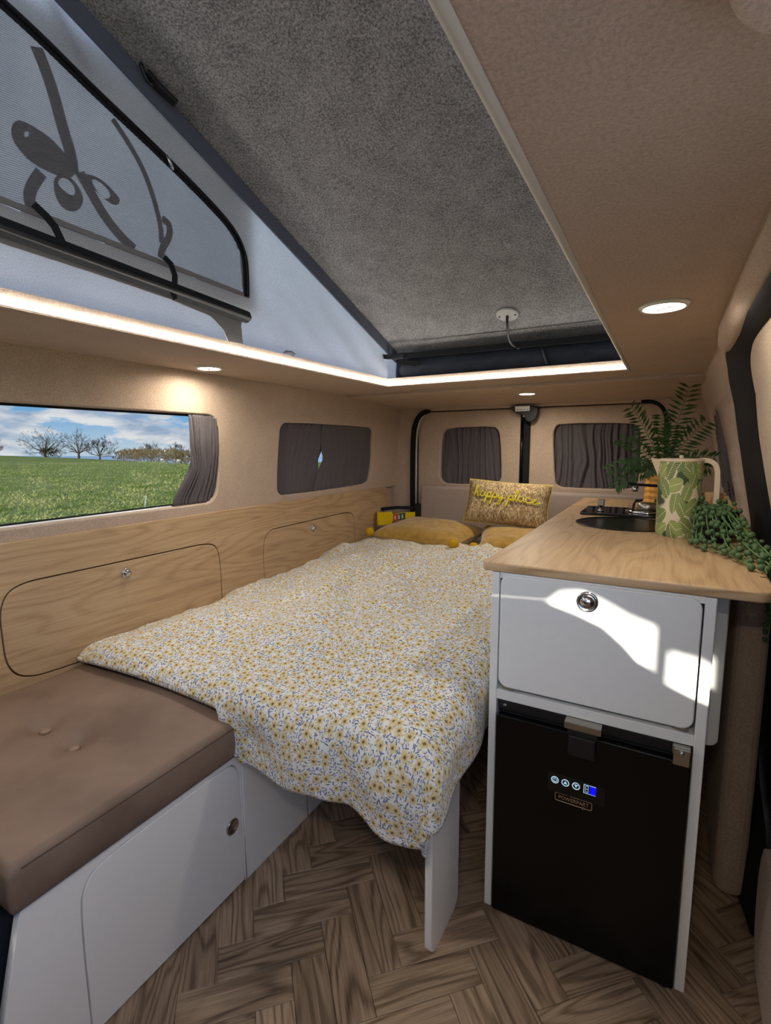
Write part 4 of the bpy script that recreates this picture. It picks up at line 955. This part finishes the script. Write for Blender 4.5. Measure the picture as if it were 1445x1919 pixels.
# worktop
wt = smooth_loop([(-.354,1.083),(-.354,1.081),(-.30,1.080)], 1)
WT = rrect(-.354,.186,1.080,2.0,(.014,.03,.001,.001),5)
WT = WT[:14-2]+[(.190,1.15),(.200,1.40),(.212,1.70),(.222,2.0),(.20,2.5),(.188,2.68),(-.335,2.68),(-.352,2.655)]
WT = [p for p in WT if not (p[1] > 1.99 and p[0] < -.353 and p[1] < 2.01)]
SC, SR = (-.105,1.832), .150
circ = [(SC[0]+SR*math.cos(2*PI*i/48), SC[1]+SR*math.sin(2*PI*i/48)) for i in range(48)]
wk = link('worktop', plate(WT, [circ], .020, .004, 2, lambda u, v, w_: (u, v, .847+w_)), 'oak'); wk.data.materials.append(MATS['oak_edge'])
for p in wk.data.polygons:
    if p.normal.z < .6: p.material_index = 1
tag(wk, 'oak worktop with rounded corners on the kitchen cabinet', 'worktop')
# sink, hob, tap
sk = thing('sink', 'round black sink bowl set into the worktop', 'sink', (SC[0], SC[1], .867))
MB().lathe([(.135,-.10),(.146,-.07),(.149,0.0),(.152,.0025),(.158,.0025),(.158,.0005),(.150,.0004)], (SC[0],SC[1],.867), 56).build('bowl_side', 'black_gloss', sk, True, fix=False)
MB().lathe([(.0001,-.102),(.08,-.103),(.135,-.10)], (SC[0],SC[1],.867), 48).build('bowl_floor', 'black_gloss', sk, True, fix=False)
MB().lathe([(.0215,-.104),(.0215,-.0995),(.012,-.0985),(.0001,-.0985)], (SC[0],SC[1],.867), 24).build('drain', 'chrome', sk, True)
hb = thing('gas_hob', 'black single burner gas hob behind the round sink', 'hob', (-.11,2.12,.867))
link('hob_top', plate(rrect(-.276,.06,2.005,2.235,.012), [], .010, .003, 2, lambda u, v, w_: (u, v, .8672+w_)), 'glass_black', hb)
kb = MB().lathe([(.013,0),(.012,.006),(.006,.010),(.006,.022)], (-.207,2.055,.877), 20).build('control_knob', 'chrome', hb, True)
MB().box(-.219,-.195,2.043,2.067,.899,.924).build('knob_cap', 'steel', kb, bev=.003)
MB().lathe([(.075,0),(.077,.003),(.068,.009),(.040,.010),(.040,.004)], (-.050,2.12,.877), 40).build('drip_ring', 'chrome', hb, True)
MB().lathe([(.033,0),(.036,.010),(.036,.026),(.030,.030),(.012,.033),(.0001,.033)], (-.050,2.12,.881), 32).build('burner', 'steel', hb, True)
for k in range(4):
    a = PI/4+k*PI/2; c_, s_ = math.cos(a), math.sin(a)
    MB().tube(smooth_loop([(-.050+.070*c_,2.12+.070*s_,.884),(-.050+.066*c_,2.12+.066*s_,.918),(-.050+.030*c_,2.12+.030*s_,.921)], 1, False), .0035, 6).build('pan_support', 'black_plastic', hb, True)
tp = thing('tap', 'black folding tap with chrome nozzle over the sink', 'tap', (.065,1.99,.867))
MB().lathe([(.020,0),(.020,.012),(.012,.016),(.012,.118)], (.065,1.965,.867), 20).build('post', 'black_gloss', tp, True)
MB().ribbon([(.075,1.965,.988),(-.02,1.968,.988),(-.085,1.970,.990),(-.114,1.972,.994)], [.022,.020,.018,.014], .009, (0,1,0)).build('spout', 'black_gloss', tp, bev=.003)
MB().lathe([(.010,-.020),(.011,-.014),(.011,-.002)], (-.090,1.970,.986), 18).build('nozzle', 'chrome', tp, True)
# ------------------------------------------------------------------ fridge
fr = thing('fridge', 'black compact fridge with touch panel under the flap door', 'fridge', (-.115,1.1,0))
MB().box(-.306,.076,1.10,1.56,.012,.540).build('body', 'black_plastic', fr)
MB().box(-.308,.078,1.086,1.10,.518,.543).build('top_frame', 'black_plastic', fr, bev=.002)
link('door_gasket', plate(rrect(-.306,.077,.012,.516,.006), [], .010, .001, 1, yfn(1.089)), 'rubber', fr)
fdr = link('fridge_door', plate(rrect(-.308,.078,.008,.514,.006), [], .020, .003, 2, yfn(1.068)), 'black_gloss', fr)
yf = 1.068
lat = MB().box(-.157,-.083,1.058,1.088,.528,.5445).build('latch_plate', 'steel', fr, bev=.002)
MB().box(-.150,-.090,1.060,1.068,.513,.529).build('latch_tongue', 'black_plastic', fr, bev=.002)
MB().box(-.147,-.093,1.056,1.068,.470,.516).build('latch_lever', 'black_plastic', fdr, bev=.003)
MB().box(.045,.076,1.070,1.088,.527,.544).build('hinge_bracket', 'steel', fr, bev=.001)
MB().box(.047,.075,1.064,1.070,.508,.542).build('hinge_leaf', 'steel', fr, bev=.001)
MB().lathe([(.004,0),(.004,.004),(.002,.005)], n=12).map(lambda x, y, z: (.060+x, 1.064-z, .535+y)).build('screw', 'chrome', fr)
MB().lathe([(.004,0),(.004,.004),(.002,.005)], n=12).map(lambda x, y, z: (-.292+x, 1.086-z, .533+y)).build('screw', 'chrome', fr)
MB().lathe([(.012,0),(.010,.006),(.010,.012)], (.060,1.085,0), 12).build('foot', 'black_plastic', fr); MB().lathe([(.012,0),(.010,.006),(.010,.012)], (-.290,1.11,0), 12).build('foot', 'black_plastic', fr)
pn = link('touch_panel', plate(rrect(-.187,-.070,.368,.412,.004), [], .0016, .0006, 1, yfn(yf-.0014)), 'glass_black', fdr)
fy = yf-.0020
def ringm(cx, cz_, r, th=.0011): return MB().tube([(cx+r*math.cos(2*PI*i/24), fy, cz_+r*math.sin(2*PI*i/24)) for i in range(25)], th, 5, caps=False)
for k, cx in enumerate((-.172,-.150,-.128)):
    ringm(cx, .397, .0072).build('icon_ring', 'icon_glow', pn)
MB().tube([(-.172+.0042*math.cos(math.radians(a)), fy, .397+.0042*math.sin(math.radians(a))) for a in range(125, 416, 20)], .0008, 4).tube([(-.172,fy,.397),(-.172,fy,.4025)], .0009, 4).build('power_icon', 'icon_glow', pn)
for cx, s_ in ((-.150,1),(-.128,-1)):
    MB().add([(cx-.0040,fy,.397-.0030*s_),(cx+.0040,fy,.397-.0030*s_),(cx,fy,.397+.0040*s_),(cx-.0040,fy+.001,.397-.0030*s_),(cx+.0040,fy+.001,.397-.0030*s_),(cx,fy+.001,.397+.0040*s_)], [(0,1,2),(3,5,4),(0,3,4,1),(1,4,5,2),(2,5,3,0)]).build('arrow_icon', 'icon_glow', pn)
def fbar(x0, x1, z0, z1, nm, m): return MB().box(x0, x1, fy-.0002, fy+.0010, z0, z1).build(nm, m, pn)
fbar(-.100,-.088,.388,.4065,'blue_display','screen_blue')
MB().box(-.1125,-.1112,fy,fy+.001,.387,.4075).box(-.1125,-.088,fy,fy+.001,.4065,.4075).box(-.1125,-.088,fy,fy+.001,.387,.388).build('display_frame', 'icon_glow', pn)
MB().box(-.1090,-.1082,fy,fy+.001,.3905,.4045).box(-.1035,-.1027,fy,fy+.001,.3905,.4045).box(-.109,-.1027,fy,fy+.001,.4037,.4045).box(-.109,-.1027,fy,fy+.001,.3971,.3979).box(-.109,-.1027,fy,fy+.001,.3905,.3913).build('digit', 'icon_glow', pn)
bz = .3585; by_ = yf-.0004
link('badge_text', text_mesh('POWERPART', .0125, lambda x, y, z: (-.132+x*.86, by_-.0003+z*.5, bz+y)), 'badge_gold', fdr)
bl = MB()
bl.tube([(x, by_, z) for x, z in [(-.1445,.3680),(-.160,.3680),(-.168,.3675),(-.1705,.365),(-.1705,.352),(-.168,.3495),(-.140,.3495),(-.112,.3495)]], .0009, 5)
bl.tube([(x, by_, z) for x, z in [(-.139,.3675),(-.0975,.3675),(-.0945,.365),(-.0945,.352),(-.097,.3495),(-.109,.3495)]], .0009, 5)
bl.tube([(-.156,by_,.3675),(-.145,by_,.3715)], .0009, 5); bl.tube([(-.112,by_,.346),(-.112,by_,.353)], .0009, 5); bl.tube([(-.109,by_,.3475),(-.109,by_,.3515)], .0009, 5)
bl.build('badge_outline', 'badge_gold', fdr)
# ------------------------------------------------------------------ jug
JC = (.038,1.672,.8672); jg = thing('jug', 'white jug printed with green jungle leaves on the worktop', 'jug', JC)
jm = MB(); nj = 56
pr = [(.052,0),(.0545,.006),(.0555,.10),(.0560,.19),(.0562,.216)]
jm.lathe(pr, JC, nj); jm.f = [f for f in jm.f if len(f) == 4]
jme = jm.mesh('body'); ul = jme.uv_layers.new(name='UVMap')
for p in jme.polygons:
    for li in p.loop_indices:
        vi = jme.loops[li].vertex_index; k = vi % nj; q = (k/nj)
        if p.index % nj == nj-1 and k == 0: q = 1.0
        ul.data[li].uv = (q*.35, pr[vi//nj][1])
jb = link('body', jme, 'jugprint', jg, True)
MB().lathe([(.0001,0),(.048,0),(.0525,.004)], JC, 40).build('base', 'jug_cream', jg, True)
MB().lathe([(.0563,.214),(.0575,.2175),(.0575,.221),(.052,.223),(.0001,.2245)], JC, 48).build('lid', 'jug_cream', jg, True)
MB().lathe([(.005,.223),(.006,.229),(.004,.232),(.0001,.233)], JC, 14).build('lid_knob', 'jug_cream', jg, True)
j = lambda x, y, z: (JC[0]+x, JC[1]+y, JC[2]+z)
MB().add([j(-.050,-.024,.220),j(-.050,.024,.220),j(-.078,0,.224),j(-.054,-.004,.165),j(-.054,.004,.165)], [(0,2,1),(0,3,2),(1,2,4),(3,4,2),(0,1,4,3)]).build('spout', 'jug_cream', jg)
hpt = smooth_loop([(.045,0,.2185),(.072,-.004,.2180),(.088,-.006,.200),(.090,-.007,.150),(.090,-.007,.098)], 3, False)
MB().ribbon([j(*p) for p in hpt], .018, .013, (0,1,0)).build('handle', 'jug_cream', jg, bev=.004)
# ------------------------------------------------------------------ chopping board
cb_ = link('chopping_board', plate([(.082,.8675),(.219,.8675),(.220,.887),(.209,.919),(.155,.986),(.143,.992),(.082,.992)], [], .012, .003, 2, lambda u, v, w_: (u, 1.700+w_+.12*(v-.8675), v)), 'board_wood')
tag(cb_, 'pale wooden chopping board with a slanted corner standing behind the trailing plant', 'chopping board')
# ------------------------------------------------------------------ fern in bamboo pot
FC = (-.012,2.42,.867)
fn_ = thing('potted_fern', 'green artificial fern in a ribbed bamboo pot behind the jug', 'plant', FC)
MB().lathe([(.056,0),(.060,.004)]+[(.060+.004*(k % 2), .01+.0125*k) for k in range(12)]+[(.062,.152),(.055,.152),(.053,.130),(.0001,.128)], FC, 32).build('pot', 'bamboo', fn_, False)
def frond(base, d, L, droop, nl, lw, seed, ll=.062):
    rnd = random.Random(seed); mb = MB(); d = Vector(d).normalized(); pts = []; p = Vector(base)
    n = 18
    for i in range(n+1):
        pts.append(p.copy()); d = (d+Vector((0,0,-droop/n))).normalized(); p = p+d*L/n
    mb.tube([tuple(q) for q in pts], [.0018*(1-.7*i/n) for i in range(n+1)], 5)
    for k in range(nl):
        t = .28+.72*k/(nl-1); f = t*n; i = min(int(f), n-1); q = pts[i].lerp(pts[i+1], f-i); tg = (pts[i+1]-pts[i]).normalized()
        sd = tg.cross(Vector((.3,-.8,.5))).normalized(); ln = ll*(math.sin(PI*min(1, .25+.75*(1-t)))*.75+.35)
        for sg in (-1, 1):
            a = (sd*sg+tg*.55+Vector((rnd.uniform(-.2,.2), rnd.uniform(-.2,.2), rnd.uniform(-.25,.1)))).normalized(); wv = a.cross(Vector((0,-1,.2))).normalized()*lw
            e = q+a*ln; mdl = q+a*ln*.45; dn = Vector((0,0,-.006)); up_ = a.cross(wv).normalized()*.0015
            mb.add([q, mdl+wv+dn*.3, e+dn, mdl-wv+dn*.3, mdl+up_], [(0,1,4),(1,2,4),(2,3,4),(3,0,4)])
    return mb.build('frond', 'fern_green', fn_, fix=False)
fb = (FC[0], FC[1], FC[2]+.14)
for k, (d, L, dr_, nl, ll) in enumerate([((.30,-.1,1.6),.36,.25,15,.058),((-.35,-.15,1.2),.31,.75,14,.056),((-.05,-.2,1.2),.25,.8,14,.052),((-1.0,-.25,.75),.22,1.1,13,.045),((.9,-.2,1.0),.20,1.0,12,.05),((.5,-.3,.6),.17,1.1,12,.045),
        ((-1.0,-.35,.35),.20,1.2,12,.042),((-.6,.2,1.1),.24,1.0,12,.05),((.25,-.6,.9),.18,1.2,12,.045),((-.3,-.7,.6),.17,1.2,12,.04),((.6,.1,1.3),.26,.6,13,.055),((.1,.3,1.2),.22,.8,12,.05),((.75,-.1,.5),.17,.8,12,.045),((-.7,-.4,.9),.17,1.3,12,.04)]):
    frond(fb, d, L, dr_, nl, .0055, k+60, ll)
# ------------------------------------------------------------------ string of pearls plant
PC = (.128,1.612,.8672)
tpnt = thing('trailing_plant', 'green string of pearls plant trailing from a navy pot over the worktop edge', 'plant', PC)
MB().lathe([(.036,0),(.040,.003),(.050,.06),(.053,.088),(.049,.088),(.046,.07),(.0001,.066)], PC, 36).build('pot', 'pot_navy', tpnt, True)
BEAD = MB().ball((0,0,0), 1.0, 9, 6, 1.0).mesh('bead'); BEAD.materials.append(MATS['pearl_green'])
for p in BEAD.polygons: p.use_smooth = True
nbeads = 0
def strand(pts, n, seed, jitter=.011, r0=.0072):
    global nbeads
    rnd = random.Random(seed); P = [Vector(p) for p in smooth_loop(pts, 2, False)]
    o = MB().tube([tuple(p) for p in P], .0017, 5).build('strand', 'stem_green', tpnt, True)
    cum = [0]
    for a, b in zip(P, P[1:]): cum.append(cum[-1]+(b-a).length)
    for k in range(n):
        s_ = cum[-1]*(.06+.94*(k+rnd.random()*.6)/n); i = max(q for q in range(len(cum)-1) if cum[q] <= s_); f = (s_-cum[i])/max(1e-6, cum[i+1]-cum[i])
        q = P[i].lerp(P[i+1], min(1, f)); r = r0*rnd.uniform(.75,1.15)
        q = q+Vector((rnd.uniform(-1,1), rnd.uniform(-1,1), rnd.uniform(-.5,1)))*jitter
        if q.z < .868+r and q.x < .20 and q.y > 1.06: q.z = .868+r
        b = bpy.data.objects.new('bead', BEAD); COL.objects.link(b); b.parent = o; b.matrix_parent_inverse = Matrix(); b.location = q; b.scale = (r, r, r*rnd.uniform(.9,1.1)); nbeads += 1
tz = PC[2]+.088
T = lambda a: (PC[0]+.050*math.cos(a), PC[1]+.050*math.sin(a), tz+.004)
C0 = (PC[0], PC[1], tz-.004)
S_ = [  # strands spill over the rim towards the camera, then slide along the worktop to its edge
 ([C0,T(3.4),(.075,1.555,.925),(.070,1.52,.885),(.085,1.47,.874)],9), ([C0,T(3.9),(.095,1.535,.92),(.085,1.49,.880),(.098,1.43,.874)],9), ([C0,T(4.3),(.118,1.525,.93),(.115,1.46,.885),(.135,1.39,.875)],10),
 ([C0,T(4.6),(.142,1.53,.935),(.145,1.44,.890),(.165,1.33,.880)],11), ([C0,T(4.9),(.168,1.535,.93),(.180,1.43,.90),(.205,1.30,.885)],11), ([C0,T(5.3),(.17,1.54,.92),(.195,1.42,.90),(.212,1.30,.885)],10),
 ([C0,T(3.1),(.085,1.585,.92),(.072,1.565,.885),(.078,1.53,.874)],7), ([C0,T(2.7),(.090,1.62,.958),(.080,1.60,.93)],6), ([C0,T(2.3),(.105,1.65,.965),(.085,1.635,.975)],5),
 ([C0,T(4.1),(.105,1.50,.905),(.125,1.42,.88),(.155,1.31,.876),(.185,1.23,.876)],11), ([C0,T(4.7),(.155,1.48,.915),(.175,1.36,.895),(.200,1.24,.885),(.212,1.17,.87)],11), ([C0,T(5.1),(.180,1.47,.92),(.200,1.35,.90),(.215,1.22,.888),(.224,1.14,.84)],11),
 ([C0,T(5.5),(.178,1.54,.925),(.195,1.44,.89),(.200,1.34,.884),(.198,1.26,.88)],12), ([C0,T(5.0),(.160,1.50,.92),(.185,1.40,.885),(.193,1.30,.88),(.186,1.20,.878)],12), ([C0,T(5.2),(.17,1.52,.93),(.190,1.38,.90),(.205,1.28,.89),(.205,1.22,.87)],11), ([C0,(.14,1.60,.972),(.12,1.585,.968)],5), ([C0,(.145,1.585,.975),(.16,1.57,.965)],5),
 ([C0,T(3.7),(.082,1.54,.92),(.078,1.50,.882),(.10,1.45,.876),(.13,1.38,.876)],9), ([C0,T(4.45),(.13,1.50,.92),(.14,1.40,.882),(.170,1.28,.878)],10),
]
for k, (pts, n) in enumerate(S_): strand(pts, n, 200+k)
HG = [([(.190,1.46,.885),(.208,1.45,.880),(.218,1.44,.84),(.217,1.43,.78),(.212,1.42,.73)],10), ([(.195,1.42,.885),(.212,1.40,.875),(.222,1.39,.82),(.224,1.40,.74)],9), ([(.19,1.50,.885),(.208,1.49,.88),(.214,1.48,.82),(.208,1.47,.76),(.203,1.46,.715)],10), ([(.20,1.40,.885),(.214,1.37,.87),(.226,1.36,.80),(.226,1.37,.68)],11), ([(.20,1.36,.885),(.215,1.34,.86),(.220,1.34,.78),(.216,1.34,.72)],9)]
for k, (pts, n) in enumerate(HG): strand(pts, n, 300+k, .008, .006)
